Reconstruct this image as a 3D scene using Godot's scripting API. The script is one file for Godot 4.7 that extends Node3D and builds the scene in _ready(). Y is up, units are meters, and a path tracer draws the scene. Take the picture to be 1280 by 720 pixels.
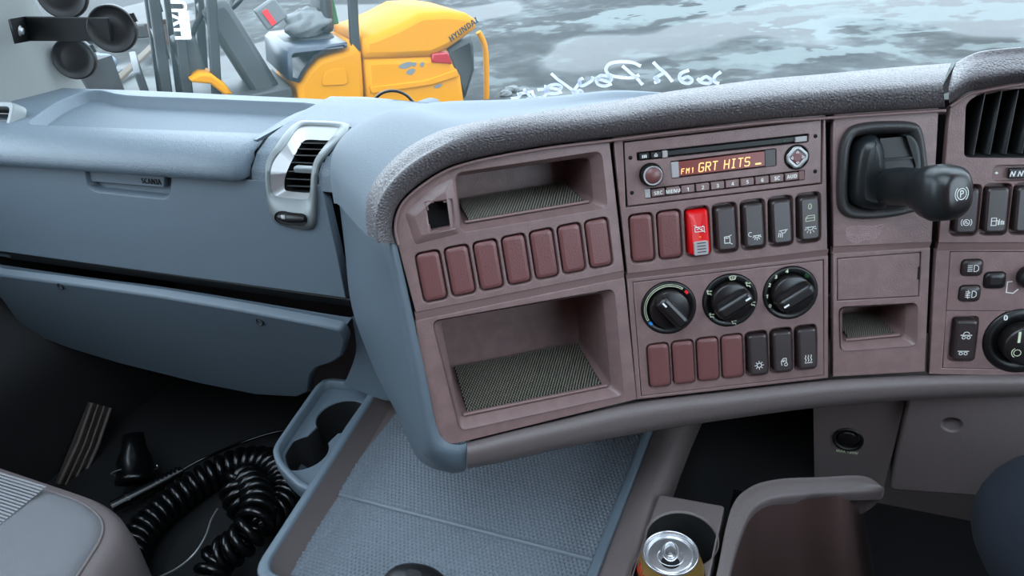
extends Node3D
# Lorry cab interior: curved centre console, passenger dashboard, engine tunnel tray, a forklift in the yard outside.
# x right, y up, -z forward (direction of travel), metres. Camera at the driver's left, turned 26 degrees left and 30 down.

const FL := 940.0        # focal length in pixels of the 1280 x 720 frame
const MM := 0.001
var co := Vector3(0, 1.2, 0)
var cb := Basis()
var M := {}
var T0 := Transform3D()   # storage module
var T1 := Transform3D()   # radio and climate module
var T2 := Transform3D()   # parking brake module
var T3 := Transform3D()   # lamp control module
var TP := Transform3D()   # glovebox plane
var rng := RandomNumberGenerator.new()

func _ready() -> void:
	rng.seed = 7
	# ---- camera
	cb = Basis(Vector3.UP, deg_to_rad(26.0)) * Basis(Vector3.RIGHT, deg_to_rad(-30.0)) * Basis(Vector3.BACK, deg_to_rad(-7.0))
	var cam := Camera3D.new()
	cam.name = "camera"
	cam.transform = Transform3D(cb, co)
	cam.fov = rad_to_deg(2.0 * atan(360.0 / FL))
	cam.near = 0.02
	cam.far = 300.0
	add_child(cam)
	cam.current = true
	# ---- overcast sky, exposure
	var sm := ProceduralSkyMaterial.new()
	sm.sky_top_color = Color(0.74, 0.81, 0.87)
	sm.sky_horizon_color = Color(0.78, 0.85, 0.90)
	sm.sky_curve = 0.3
	sm.ground_bottom_color = Color(0.30, 0.31, 0.32)
	sm.ground_horizon_color = Color(0.60, 0.64, 0.67)
	sm.sun_angle_max = 0.0
	sm.energy_multiplier = 1.0
	var sky := Sky.new()
	sky.sky_material = sm
	var env := Environment.new()
	env.background_mode = Environment.BG_SKY
	env.sky = sky
	env.tonemap_mode = Environment.TONE_MAPPER_LINEAR
	env.tonemap_exposure = 8.8
	env.sdfgi_enabled = true
	env.ssao_enabled = true
	env.ssil_enabled = true
	var we := WorldEnvironment.new()
	we.name = "sky_light"
	we.environment = env
	add_child(we)
	# ---- frames of the console modules, hinged to each other round the driver
	T1 = frame(pd(905, 340, 0.735), 26.0, 14.0)
	T0 = frame(T1 * lp(T1, 783, 340), 35.0, 14.0)
	T2 = frame(T1 * lp(T1, 1038, 315), 20.0, 14.0)
	T3 = frame(T2 * lp(T2, 1166, 309), 13.5, 14.0)
	TP = frame(pd(330, 232, 0.97), 0.0, 8.0)
	materials()
	cab_shell()
	outside()
	passenger_dash()
	console_body()
	storage_module()
	radio_module()
	brake_module()
	lamp_module()
	tunnel()
	foot_well()
	seats_and_driver()
	windscreen_things()

# ------------------------------------------------------------------ geometry helpers
func to_px(p: Vector3) -> Vector2:
	var q := cb.inverse() * (p - co)
	return Vector2(640.0 - FL * q.x / q.z, 360.0 + FL * q.y / q.z)
func ray(x: float, y: float) -> Vector3:
	return cb * Vector3((x - 640.0) / FL, (360.0 - y) / FL, -1.0)
func pd(x: float, y: float, d: float) -> Vector3:
	return co + ray(x, y) * d
func py(x: float, y: float, h: float) -> Vector3:          # where the ray meets the level y = h
	var r := ray(x, y)
	return co + r * ((h - co.y) / r.y)
func pz(x: float, y: float, z: float) -> Vector3:
	var r := ray(x, y)
	return co + r * ((z - co.z) / r.z)
func px_(x: float, y: float, v: float) -> Vector3:
	var r := ray(x, y)
	return co + r * ((v - co.x) / r.x)
func frame(o: Vector3, az: float, rec: float) -> Transform3D:
	var a := deg_to_rad(az)
	var e := deg_to_rad(rec)
	var n := Vector3(sin(a) * cos(e), sin(e), cos(a) * cos(e))
	var u := Vector3(cos(a), 0, -sin(a))
	return Transform3D(Basis(u, n.cross(u), n), o)
func lp(t: Transform3D, x: float, y: float, h := 0.0) -> Vector3:   # local point on the plane z = h (metres) of t
	var inv := t.affine_inverse()
	var o := inv * co
	var r := inv.basis * ray(x, y)
	return o + r * ((h - o.z) / r.z)
func uv(t: Transform3D, pts: Array, h := 0.0) -> PackedVector2Array:
	var out := PackedVector2Array()
	for p in pts:
		var q := lp(t, p[0], p[1], h)
		out.append(Vector2(q.x, q.y) / MM)
	return out
func ccw(p: PackedVector2Array) -> PackedVector2Array:
	var a := 0.0
	for i in p.size():
		a += p[i].cross(p[(i + 1) % p.size()])
	if a < 0:
		p = p.duplicate()
		p.reverse()
	return p
func pts2(a: Array) -> PackedVector2Array:
	var o := PackedVector2Array()
	for p in a:
		o.append(Vector2(p[0], p[1]))
	return o
func rect(cx: float, cy: float, w: float, h: float) -> PackedVector2Array:
	return PackedVector2Array([Vector2(cx - w / 2, cy - h / 2), Vector2(cx + w / 2, cy - h / 2), Vector2(cx + w / 2, cy + h / 2), Vector2(cx - w / 2, cy + h / 2)])
func circ(cx: float, cy: float, r: float, n := 32, ry := -1.0) -> PackedVector2Array:
	var o := PackedVector2Array()
	for i in n:
		var a := TAU * i / n
		o.append(Vector2(cx + r * cos(a), cy + (r if ry < 0 else ry) * sin(a)))
	return o
func ip(p: PackedVector2Array, d: float) -> PackedVector2Array:       # inset of a ccw loop
	var o := PackedVector2Array()
	var n := p.size()
	for i in n:
		var e1 := (p[i] - p[(i + n - 1) % n]).normalized()
		var e2 := (p[(i + 1) % n] - p[i]).normalized()
		var n1 := Vector2(-e1.y, e1.x)
		var n2 := Vector2(-e2.y, e2.x)
		o.append(p[i] + (n1 + n2) * d / max(0.35, 1.0 + n1.dot(n2)))
	return o
func rp(p: PackedVector2Array, r: float, seg := 4) -> PackedVector2Array:   # rounded corners
	var o := PackedVector2Array()
	var n := p.size()
	for i in n:
		var a := p[(i + n - 1) % n]
		var b := p[i]
		var c := p[(i + 1) % n]
		var rr: float = min(r, min((a - b).length(), (c - b).length()) * 0.49)
		var q0 := b + (a - b).normalized() * rr
		var q1 := b + (c - b).normalized() * rr
		for k in seg + 1:
			var t := float(k) / seg
			var m := q0.lerp(b, t).lerp(b.lerp(q1, t), t)
			o.append(m)
	return o
func lift(l: PackedVector2Array, h: float) -> PackedVector3Array:
	var o := PackedVector3Array()
	for p in l:
		o.append(Vector3(p.x, p.y, h) * MM)
	return o
func stool() -> SurfaceTool:
	var st := SurfaceTool.new()
	st.begin(Mesh.PRIMITIVE_TRIANGLES)
	st.set_smooth_group(-1)
	return st
func t3(st: SurfaceTool, a: Vector3, b: Vector3, c: Vector3) -> void:   # a b c counter-clockwise from outside
	if (b - a).cross(c - a).length_squared() < 1e-18:
		return
	st.add_vertex(a)
	st.add_vertex(c)
	st.add_vertex(b)
func q4(st: SurfaceTool, a: Vector3, b: Vector3, c: Vector3, d: Vector3) -> void:
	t3(st, a, b, c)
	t3(st, a, c, d)
func loft(st: SurfaceTool, loops: Array, cap := true, group := 0, closed := true) -> void:
	st.set_smooth_group(group)
	for k in loops.size() - 1:
		var A: PackedVector3Array = loops[k]
		var B: PackedVector3Array = loops[k + 1]
		var n := A.size()
		for i in (n if closed else n - 1):
			var j := (i + 1) % n
			q4(st, A[i], A[j], B[j], B[i])
	if cap:
		st.set_smooth_group(-1)
		fan(st, loops[-1])
	st.set_smooth_group(-1)
func fan(st: SurfaceTool, l: PackedVector3Array) -> void:
	var c := Vector3.ZERO
	for p in l:
		c += p
	c /= l.size()
	for i in l.size():
		t3(st, l[i], l[(i + 1) % l.size()], c)
func face(st: SurfaceTool, outl: PackedVector2Array, holes: Array, h: float) -> void:
	var xs := []
	var lo := 1e9
	var hi := -1e9
	for p in outl:
		lo = min(lo, p.x)
		hi = max(hi, p.x)
	for hl in holes:
		var a := 1e9
		var b := -1e9
		for p in hl:
			a = min(a, p.x)
			b = max(b, p.x)
		xs.append((a + b) / 2)
	xs.append(lo - 1)
	xs.append(hi + 1)
	xs.sort()
	st.set_smooth_group(-1)
	for k in xs.size() - 1:
		if xs[k + 1] - xs[k] < 0.01:
			continue
		var strip := PackedVector2Array([Vector2(xs[k], -5000), Vector2(xs[k + 1], -5000), Vector2(xs[k + 1], 5000), Vector2(xs[k], 5000)])
		var pieces: Array = Geometry2D.intersect_polygons(outl, strip)
		for hl in holes:
			var nx := []
			for p in pieces:
				nx.append_array(Geometry2D.clip_polygons(p, hl))
			pieces = nx
		for p in pieces:
			var ix := Geometry2D.triangulate_polygon(p)
			for t in range(0, ix.size(), 3):
				var a: Vector2 = p[ix[t]]
				var b: Vector2 = p[ix[t + 1]]
				var c: Vector2 = p[ix[t + 2]]
				if (b - a).cross(c - a) < 0:
					var tmp := b
					b = c
					c = tmp
				t3(st, Vector3(a.x, a.y, h) * MM, Vector3(b.x, b.y, h) * MM, Vector3(c.x, c.y, h) * MM)
func plate(st: SurfaceTool, outl: PackedVector2Array, holes: Array, thick: float, bev := 0.7, h := 0.0) -> void:
	var hs := []
	for hl in holes:
		hs.append(ip(hl, -bev))
	face(st, ip(outl, bev), hs, h)
	loft(st, [lift(outl, h - thick), lift(outl, h - bev), lift(ip(outl, bev * 0.3), h - bev * 0.3), lift(ip(outl, bev), h)], false)
	for hl in holes:
		loft(st, [lift(ip(hl, -bev), h), lift(ip(hl, -bev * 0.3), h - bev * 0.3), lift(hl, h - bev), lift(hl, h - thick)], false)
func pillow(st: SurfaceTool, loop: PackedVector2Array, prof: Array, r: float, tilt := 0.0, cv := 0.0, seg := 4) -> void:
	# prof: [inset, height] from the foot to the top; tilt raises the lower end
	var loops := []
	for p in prof:
		var l := lift(rp(ip(loop, p[0]), max(0.4, r - p[0] * 0.6), seg), p[1])
		if tilt != 0.0 and p.size() < 3:
			for i in l.size():
				l[i].z += (cv * MM - l[i].y) * tilt
		loops.append(l)
	loft(st, loops)
func tube(st: SurfaceTool, path: PackedVector3Array, rad, sides := 10, caps := true, closed := false) -> void:
	var n := path.size()
	var loops := []
	var up := Vector3.UP
	var t_prev := (path[1] - path[0]).normalized()
	if abs(t_prev.dot(up)) > 0.9:
		up = Vector3.RIGHT
	var nrm := (up - t_prev * up.dot(t_prev)).normalized()
	for i in n:
		var t: Vector3
		if closed:
			t = (path[(i + 1) % n] - path[(i + n - 1) % n]).normalized()
		else:
			t = (path[min(i + 1, n - 1)] - path[max(i - 1, 0)]).normalized()
		nrm = (nrm - t * nrm.dot(t)).normalized()
		var bi := t.cross(nrm)
		var r: float = rad[i] if rad is Array or rad is PackedFloat32Array else rad
		var l := PackedVector3Array()
		for s in sides:
			var a := TAU * s / sides
			l.append(path[i] + (nrm * cos(a) + bi * sin(a)) * r)
		loops.append(l)
	if closed:
		loops.append(loops[0])
	loft(st, loops, false)
	if caps and not closed:
		var f: PackedVector3Array = loops[0].duplicate()
		f.reverse()
		fan(st, f)
		fan(st, loops[-1])
func spline(p: PackedVector3Array, seg := 6) -> PackedVector3Array:
	var o := PackedVector3Array()
	var n := p.size()
	for i in n - 1:
		var a := p[max(i - 1, 0)]
		var d := p[min(i + 2, n - 1)]
		for k in seg:
			o.append(p[i].cubic_interpolate(p[i + 1], a, d, float(k) / seg))
	o.append(p[n - 1])
	return o
func loop_spline(p: PackedVector2Array, seg := 4) -> PackedVector2Array:
	var o := PackedVector2Array()
	var n := p.size()
	for i in n:
		for k in seg:
			o.append(p[i].cubic_interpolate(p[(i + 1) % n], p[(i + n - 1) % n], p[(i + 2) % n], float(k) / seg))
	return o
func resample(p: PackedVector3Array, n: int) -> PackedVector3Array:     # closed loop, n points at even spacing
	var total := 0.0
	for i in p.size():
		total += p[i].distance_to(p[(i + 1) % p.size()])
	var o := PackedVector3Array()
	var i := 0
	var run := 0.0
	for k in n:
		var want := total * k / n
		while run + p[i % p.size()].distance_to(p[(i + 1) % p.size()]) < want:
			run += p[i % p.size()].distance_to(p[(i + 1) % p.size()])
			i += 1
		var d := p[i % p.size()].distance_to(p[(i + 1) % p.size()])
		o.append(p[i % p.size()].lerp(p[(i + 1) % p.size()], (want - run) / max(d, 1e-9)))
	return o
func patch(st: SurfaceTool, rows: Array, su := 6, sv := 4) -> void:     # smooth surface through a net of points
	var cols := []
	for r in rows:
		cols.append(spline(PackedVector3Array(r), su))
	var m: int = cols[0].size()
	var grid := []
	for j in m:
		var line := PackedVector3Array()
		for r in cols:
			line.append(r[j])
		grid.append(spline(line, sv))
	st.set_smooth_group(0)
	for j in m - 1:
		for i in grid[0].size() - 1:
			q4(st, grid[j][i], grid[j + 1][i], grid[j + 1][i + 1], grid[j][i + 1])
	st.set_smooth_group(-1)
func lathe(st: SurfaceTool, prof: Array, seg := 32, at := Vector3.ZERO, b := Basis()) -> void:   # prof [r, y]
	var loops := []
	for p in prof:
		var l := PackedVector3Array()
		for s in seg:
			var a := -TAU * s / seg
			l.append(at + b * Vector3(p[0] * cos(a), p[1], p[0] * sin(a)))
		loops.append(l)
	loft(st, loops, false)
func box(st: SurfaceTool, c: Vector3, s: Vector3, b := Basis(), bev := 0.0) -> void:
	var x := s.x / 2
	var y := s.y / 2
	var z := s.z / 2
	if bev <= 0.0:
		var v := []
		for i in 8:
			v.append(c + b * Vector3(x if i & 1 else -x, y if i & 2 else -y, z if i & 4 else -z))
		for f in [[4, 5, 7, 6], [1, 0, 2, 3], [5, 1, 3, 7], [0, 4, 6, 2], [6, 7, 3, 2], [0, 1, 5, 4]]:
			q4(st, v[f[0]], v[f[1]], v[f[2]], v[f[3]])
		return
	var loops := []
	var prof := [[bev, -z], [bev * 0.3, -z + bev * 0.3], [0.0, -z + bev], [0.0, z - bev], [bev * 0.3, z - bev * 0.3], [bev, z]]
	for p in prof:
		var l := PackedVector3Array()
		for q in rp(rect(0, 0, 2 * (x - p[0]), 2 * (y - p[0])), bev, 2):
			l.append(c + b * Vector3(q.x, q.y, p[1]))
		loops.append(l)
	loft(st, loops)
	var f: PackedVector3Array = loops[0].duplicate()
	f.reverse()
	fan(st, f)
func strokes(st: SurfaceTool, lines: Array, w: float, h := 0.0, th := 0.12, at := Vector2.ZERO, sc := 1.0, rot := 0.0) -> void:
	# flat printed strokes, millimetres
	for l in lines:
		for i in l.size() - 1:
			var a := at + (Vector2(l[i][0], l[i][1]) * sc).rotated(rot)
			var b := at + (Vector2(l[i + 1][0], l[i + 1][1]) * sc).rotated(rot)
			var e := (b - a).normalized() * w / 2
			var nn := Vector2(-e.y, e.x)
			a -= e * 0.6
			b += e * 0.6
			var c := [a - nn, b - nn, b + nn, a + nn]
			var lo := []
			var up := []
			for p in c:
				lo.append(Vector3(p.x, p.y, h) * MM)
				up.append(Vector3(p.x, p.y, h + th) * MM)
			q4(st, up[0], up[1], up[2], up[3])
			for k in 4:
				q4(st, lo[k], lo[(k + 1) % 4], up[(k + 1) % 4], up[k])
func arc(cx: float, cy: float, r: float, a0: float, a1: float, n := 8) -> Array:
	var o := []
	for i in n + 1:
		var a := deg_to_rad(lerpf(a0, a1, float(i) / n))
		o.append([cx + r * cos(a), cy + r * sin(a)])
	return o

# ------------------------------------------------------------------ node helpers
func numbered(parent: Node, called: String) -> String:
	if not parent.has_node(called):
		return called
	var k := 1
	while parent.has_node("%s_%03d" % [called, k]):
		k += 1
	return "%s_%03d" % [called, k]
func thing(called: String, label: String, cat: String, t := Transform3D(), group := "") -> Node3D:
	var o := Node3D.new()
	o.name = numbered(self, called)
	add_child(o)
	o.transform = t
	o.set_meta("label", label)
	o.set_meta("category", cat)
	if group != "":
		o.set_meta("group", group)
	return o
func obj(called: String, st: SurfaceTool, m: Material, parent: Node = self, label := "") -> MeshInstance3D:
	st.generate_normals()
	var mi := MeshInstance3D.new()
	mi.name = numbered(parent, called)
	mi.mesh = st.commit()
	mi.mesh.surface_set_material(0, m)
	mi.cast_shadow = GeometryInstance3D.SHADOW_CASTING_SETTING_ON
	parent.add_child(mi)
	if label != "":
		mi.set_meta("label", label)
	return mi
func tag(o: Node, label: String, cat: String, group := "", kind := "") -> Node:
	o.set_meta("label", label)
	o.set_meta("category", cat)
	if group != "":
		o.set_meta("group", group)
	if kind != "":
		o.set_meta("kind", kind)
	return o
func struct(called: String, st: SurfaceTool, m: Material, label := "", cat := "") -> MeshInstance3D:
	var o := obj(called, st, m)
	o.set_meta("kind", "structure")
	if label != "":
		o.set_meta("label", label)
		o.set_meta("category", cat)
	return o
func text(called: String, s: String, cap: float, m: Material, parent: Node, at: Vector3, b := Basis(), depth := 0.0003, bold := false) -> MeshInstance3D:
	var tm := TextMesh.new()
	tm.text = s
	var f := SystemFont.new()
	f.font_names = PackedStringArray(["Droid Sans"])
	if bold:
		f.font_weight = 700
	tm.font = f
	tm.font_size = 48
	tm.pixel_size = cap / (48.0 * 0.715)
	tm.depth = depth
	tm.material = m
	var mi := MeshInstance3D.new()
	mi.name = numbered(parent, called)
	mi.mesh = tm
	mi.transform = Transform3D(b, at)
	parent.add_child(mi)
	return mi

# ------------------------------------------------------------------ materials
func noise_image(kind: int, freq: float, size: int, oct := 3, sd := 1) -> Image:
	var n := FastNoiseLite.new()
	n.seed = sd
	n.noise_type = kind as FastNoiseLite.NoiseType
	n.frequency = freq
	n.fractal_octaves = oct
	if kind == FastNoiseLite.TYPE_CELLULAR:
		n.cellular_return_type = FastNoiseLite.RETURN_DISTANCE2_SUB
		n.fractal_type = FastNoiseLite.FRACTAL_NONE
	return n.get_seamless_image(size, size)
func normal_tex(im: Image, strength: float) -> ImageTexture:
	var c: Image = im.duplicate()
	c.convert(Image.FORMAT_RGBA8)
	c.bump_map_to_normal_map(strength)
	c.generate_mipmaps()
	return ImageTexture.create_from_image(c)
func ramp_tex(im: Image, a: Color, b: Color, lo := 0.0, hi := 1.0) -> ImageTexture:
	var o := Image.create(im.get_width(), im.get_height(), true, Image.FORMAT_RGB8)
	for y in im.get_height():
		for x in im.get_width():
			var v: float = clamp((im.get_pixel(x, y).r - lo) / (hi - lo), 0.0, 1.0)
			o.set_pixel(x, y, a.lerp(b, v))
	o.generate_mipmaps()
	return ImageTexture.create_from_image(o)
func mat(col: Color, rough: float, metal := 0.0, spec := 0.5) -> StandardMaterial3D:
	var m := StandardMaterial3D.new()
	m.albedo_color = col
	m.roughness = rough
	m.metallic = metal
	m.metallic_specular = spec
	return m
func grain(m: StandardMaterial3D, tex: Texture2D, per_metre: float, strength: float) -> StandardMaterial3D:
	m.normal_enabled = true
	m.normal_texture = tex
	m.normal_scale = strength
	m.uv1_triplanar = true
	m.uv1_scale = Vector3.ONE * per_metre
	return m
func speckle(m: StandardMaterial3D, tex: Texture2D, per_metre: float) -> StandardMaterial3D:
	m.albedo_texture = tex
	m.uv1_triplanar = true
	m.uv1_scale = Vector3.ONE * per_metre
	return m
const PLASTIC_GREY := Color(0.33, 0.375, 0.41)      # passenger side mouldings
const PLASTIC_MAUVE := Color(0.485, 0.39, 0.38)      # console modules and their trim
func materials() -> void:
	var fine := noise_image(FastNoiseLite.TYPE_SIMPLEX_SMOOTH, 0.12, 256, 2, 3)
	var cell := noise_image(FastNoiseLite.TYPE_CELLULAR, 0.11, 256, 1, 5)
	var blotch := noise_image(FastNoiseLite.TYPE_SIMPLEX_SMOOTH, 0.012, 256, 4, 9)
	var nf := normal_tex(fine, 2.5)
	var nc := normal_tex(cell, 6.0)
	M.face = grain(mat(PLASTIC_MAUVE, 0.38), nf, 16.0, 0.25)
	M.face.albedo_texture = ramp_tex(blotch, Color(0.93, 0.93, 0.93), Color(1, 1, 1), 0.2, 0.8)
	M.blank = grain(mat(Color(0.415, 0.26, 0.255), 0.36), nf, 16.0, 0.2)
	M.rocker = mat(Color(0.20, 0.165, 0.165), 0.30)
	M.dial = mat(Color(0.05, 0.05, 0.052), 0.36)
	M.knob = mat(Color(0.10, 0.085, 0.088), 0.3)
	M.black = mat(Color(0.025, 0.025, 0.027), 0.6)
	M.gap = mat(Color(0.02, 0.02, 0.022), 0.9)
	M.ledge = grain(mat(PLASTIC_MAUVE, 0.6), nf, 16.0, 0.3)
	M.pad = grain(mat(Color(0.33, 0.31, 0.315), 0.42, 0.0, 0.5), nc, 13.0, 0.8)
	M.shoulder = grain(mat(PLASTIC_GREY, 0.6), nf, 14.0, 0.35)
	M.side = grain(mat(PLASTIC_GREY, 0.45), nf, 14.0, 0.25)
	M.dash = grain(mat(PLASTIC_GREY, 0.5), nf, 14.0, 0.25)
	M.dashpad = grain(mat(PLASTIC_GREY, 0.48), nc, 14.0, 0.45)
	M.tray = grain(mat(PLASTIC_GREY, 0.6), nf, 10.0, 0.5)
	M.trim = grain(mat(PLASTIC_MAUVE, 0.45), nf, 14.0, 0.25)
	M.lower = grain(mat(Color(0.39, 0.35, 0.345), 0.5), nf, 12.0, 0.3)
	M.bin = mat(Color(0.26, 0.20, 0.19), 0.30)
	M.mat = mat(Color(0.41, 0.44, 0.47), 0.55)
	M.binmat = mat(Color(0.36, 0.34, 0.29), 0.5)
	M.bezel = mat(Color(0.44, 0.46, 0.46), 0.42, 0.25)
	M.silver = mat(Color(0.62, 0.62, 0.62), 0.42, 0.7)
	M.white = mat(Color(0.86, 0.86, 0.84), 0.6)
	M.print = mat(Color(0.80, 0.82, 0.70), 0.6)
	M.grey_key = mat(Color(0.62, 0.60, 0.60), 0.5)
	M.red = mat(Color(0.80, 0.02, 0.05), 0.35)
	M.redmark = mat(Color(0.85, 0.08, 0.12), 0.5)
	M.bluemark = mat(Color(0.15, 0.55, 0.85), 0.5)
	M.lcd = mat(Color(0.42, 0.20, 0.175), 0.25)
	M.lcd.emission_enabled = true
	M.lcd.emission = Color(0.30, 0.05, 0.03)
	M.lcd.emission_energy_multiplier = 0.06
	M.amber = mat(Color(0.9, 0.6, 0.3), 0.5)
	M.amber.emission_enabled = true
	M.amber.emission = Color(1.0, 0.78, 0.52)
	M.amber.emission_energy_multiplier = 0.14
	M.led = mat(Color(1, 0.55, 0.05), 0.4)
	M.rubber = mat(Color(0.06, 0.062, 0.066), 0.45)
	M.dark_plastic = grain(mat(Color(0.20, 0.195, 0.195), 0.45), nf, 14.0, 0.3)
	M.brake = mat(Color(0.10, 0.115, 0.12), 0.34)
	M.cable = mat(Color(0.03, 0.032, 0.036), 0.25)
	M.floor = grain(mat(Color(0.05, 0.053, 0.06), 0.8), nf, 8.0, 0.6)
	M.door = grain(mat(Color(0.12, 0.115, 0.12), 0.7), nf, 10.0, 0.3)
	M.pillar = grain(mat(Color(0.55, 0.56, 0.55), 0.6), nf, 10.0, 0.3)
	M.roof = mat(Color(0.72, 0.69, 0.66), 0.9)
	M.curtain = mat(Color(0.42, 0.27, 0.25), 0.9)
	M.fabric = grain(mat(Color(0.41, 0.41, 0.42), 0.95), normal_tex(noise_image(FastNoiseLite.TYPE_SIMPLEX_SMOOTH, 0.3, 256, 1, 12), 3.0), 14.0, 0.6)
	M.rib = mat(Color(0.50, 0.50, 0.51), 0.95)
	M.vinyl = grain(mat(Color(0.40, 0.36, 0.355), 0.6), nf, 10.0, 0.3)
	M.jeans = grain(mat(Color(0.10, 0.125, 0.165), 0.95), nf, 22.0, 0.7)
	M.strip = mat(Color(0.30, 0.26, 0.24), 0.6)
	M.gold = mat(Color(0.72, 0.57, 0.30), 0.3, 0.75)
	M.canred = mat(Color(0.75, 0.06, 0.08), 0.4)
	M.alu = mat(Color(0.86, 0.86, 0.87), 0.24, 0.9)
	M.decal = mat(Color(0.66, 0.68, 0.73), 0.8)
	M.decal.backlight_enabled = true
	M.decal.backlight = Color(0.9, 0.9, 0.95)
	M.yellow = mat(Color(0.70, 0.45, 0.0), 0.55, 0.0, 0.2)
	M.steelblue = mat(Color(0.10, 0.14, 0.19), 0.4)
	M.fdark = mat(Color(0.075, 0.085, 0.095), 0.5)
	M.fgrey = mat(Color(0.17, 0.18, 0.185), 0.6)
	M.tail = mat(Color(0.55, 0.03, 0.08), 0.3)
	M.wood = mat(Color(0.30, 0.26, 0.21), 0.85)
	M.rust = mat(Color(0.22, 0.13, 0.09), 0.85)
	M.plastic_blue = mat(Color(0.27, 0.33, 0.38), 0.5)
	M.pale = mat(Color(0.36, 0.37, 0.37), 0.7)
	M.green = mat(Color(0.12, 0.34, 0.16), 0.6)
	M.concrete = mat(Color(0.15, 0.152, 0.152), 0.9)
	M.residue = grain(mat(Color(0.58, 0.48, 0.475), 0.8), normal_tex(noise_image(FastNoiseLite.TYPE_SIMPLEX_SMOOTH, 0.2, 128, 3, 14), 6.0), 30.0, 1.0)
	M.glass = mat(Color(0.80, 0.92, 0.92, 0.04), 0.0)
	M.glass.metallic_specular = 0.3
	M.glass.transparency = BaseMaterial3D.TRANSPARENCY_ALPHA

# ------------------------------------------------------------------ the cab
const WL := -1.42      # left wall
const WR := 1.05       # right wall
const FY := 0.20       # cab floor
const GY := -1.30      # yard
func wall_box(called: String, lo: Vector3, hi: Vector3, m: Material) -> void:
	var st := stool()
	box(st, (lo + hi) / 2, hi - lo)
	struct(called, st, m)
func cab_shell() -> void:
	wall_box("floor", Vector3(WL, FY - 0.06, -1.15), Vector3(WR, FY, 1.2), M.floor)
	# roof with a glazed hatch over the seats
	var rf := stool()
	for e in [[WL - 0.06, -0.95, -0.86, 1.26], [0.45, WR + 0.06, -0.86, 1.26], [-0.95, 0.45, -0.86, -0.35], [-0.95, 0.45, 0.85, 1.26]]:
		box(rf, Vector3((e[0] + e[1]) / 2, 1.98, (e[2] + e[3]) / 2), Vector3(e[1] - e[0], 0.06, e[3] - e[2]))
	struct("ceiling", rf, M.roof)
	rf = stool()
	box(rf, Vector3(-0.25, 2.0, 0.25), Vector3(1.40, 0.006, 1.20))
	struct("window_4", rf, M.glass)
	wall_box("wall_back", Vector3(WL - 0.06, FY - 0.06, 1.2), Vector3(WR + 0.06, 1.95, 1.26), M.curtain)
	# front: bulkhead below the windscreen and header above it
	var st := stool()
	box(st, Vector3((WL + WR) / 2, 0.475, -1.06), Vector3(WR - WL + 0.12, 0.70, 0.06))
	struct("wall_front", st, M.lower)
	wall_box("trim_4", Vector3(WL, 0.800, -1.03), Vector3(WR, 0.815, -0.865), M.black)
	st = stool()
	box(st, Vector3((WL + WR) / 2, 1.735, -0.80), Vector3(WR - WL + 0.12, 0.49, 0.06))
	struct("trim_1", st, M.roof)
	# side walls: door skin, window opening, cant rail, rear pillar
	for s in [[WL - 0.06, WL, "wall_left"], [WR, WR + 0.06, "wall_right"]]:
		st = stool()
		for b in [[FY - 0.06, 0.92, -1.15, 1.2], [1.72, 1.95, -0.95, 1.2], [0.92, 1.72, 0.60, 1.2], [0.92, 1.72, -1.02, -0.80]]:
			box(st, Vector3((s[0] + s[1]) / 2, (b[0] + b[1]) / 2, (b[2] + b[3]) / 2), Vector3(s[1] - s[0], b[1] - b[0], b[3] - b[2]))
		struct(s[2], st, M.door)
	# side windows
	st = stool()
	box(st, Vector3(WL - 0.03, 1.32, -0.10), Vector3(0.004, 0.80, 1.40))
	struct("window_2", st, M.glass)
	st = stool()
	box(st, Vector3(WR + 0.03, 1.32, -0.10), Vector3(0.004, 0.80, 1.40))
	struct("window_3", st, M.glass)
	# windscreen
	st = stool()
	var a := Vector3(WL + 0.09, 0.82, -1.0115)
	var b := Vector3(WR - 0.06, 0.82, -1.0115)
	var c := Vector3(WR - 0.06, 1.75, -0.82)
	var d := Vector3(WL + 0.09, 1.75, -0.82)
	var th := Vector3(0, 0.001, -0.005)
	q4(st, a, b, c, d)
	q4(st, b + th, a + th, d + th, c + th)
	for e in [[a, b], [b, c], [c, d], [d, a]]:
		q4(st, e[1], e[0], e[0] + th, e[1] + th)
	struct("window_1", st, M.glass)
	# windscreen pillars
	st = stool()
	patch(st, [[Vector3(-1.325, 0.86, -1.0), Vector3(-1.325, 1.06, -0.96), Vector3(-1.325, 1.40, -0.89), Vector3(-1.325, 1.75, -0.82)],
		[Vector3(-1.330, 0.86, -0.97), Vector3(-1.330, 1.06, -0.93), Vector3(-1.330, 1.40, -0.86), Vector3(-1.330, 1.75, -0.79)],
		[Vector3(-1.355, 0.86, -0.90), Vector3(-1.355, 1.06, -0.87), Vector3(-1.355, 1.40, -0.81), Vector3(-1.355, 1.75, -0.75)],
		[Vector3(-1.41, 0.86, -0.80), Vector3(-1.41, 1.06, -0.785), Vector3(-1.41, 1.40, -0.76), Vector3(-1.41, 1.75, -0.72)],
		[Vector3(-1.44, 0.86, -0.78), Vector3(-1.44, 1.06, -0.77), Vector3(-1.44, 1.40, -0.74), Vector3(-1.44, 1.75, -0.70)]], 4, 4)
	struct("trim_2", st, M.pillar)
	st = stool()
	patch(st, [[Vector3(0.985, 0.86, -1.0), Vector3(0.985, 1.40, -0.89), Vector3(0.985, 1.75, -0.82)],
		[Vector3(1.0, 0.86, -0.93), Vector3(1.0, 1.40, -0.85), Vector3(1.0, 1.75, -0.78)],
		[Vector3(1.06, 0.86, -0.78), Vector3(1.06, 1.40, -0.74), Vector3(1.06, 1.75, -0.70)]], 4, 4)
	struct("trim_3", st, M.pillar)
	# inner door card, bulging, seen in the dark at the far side of the foot well
	st = stool()
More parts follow.
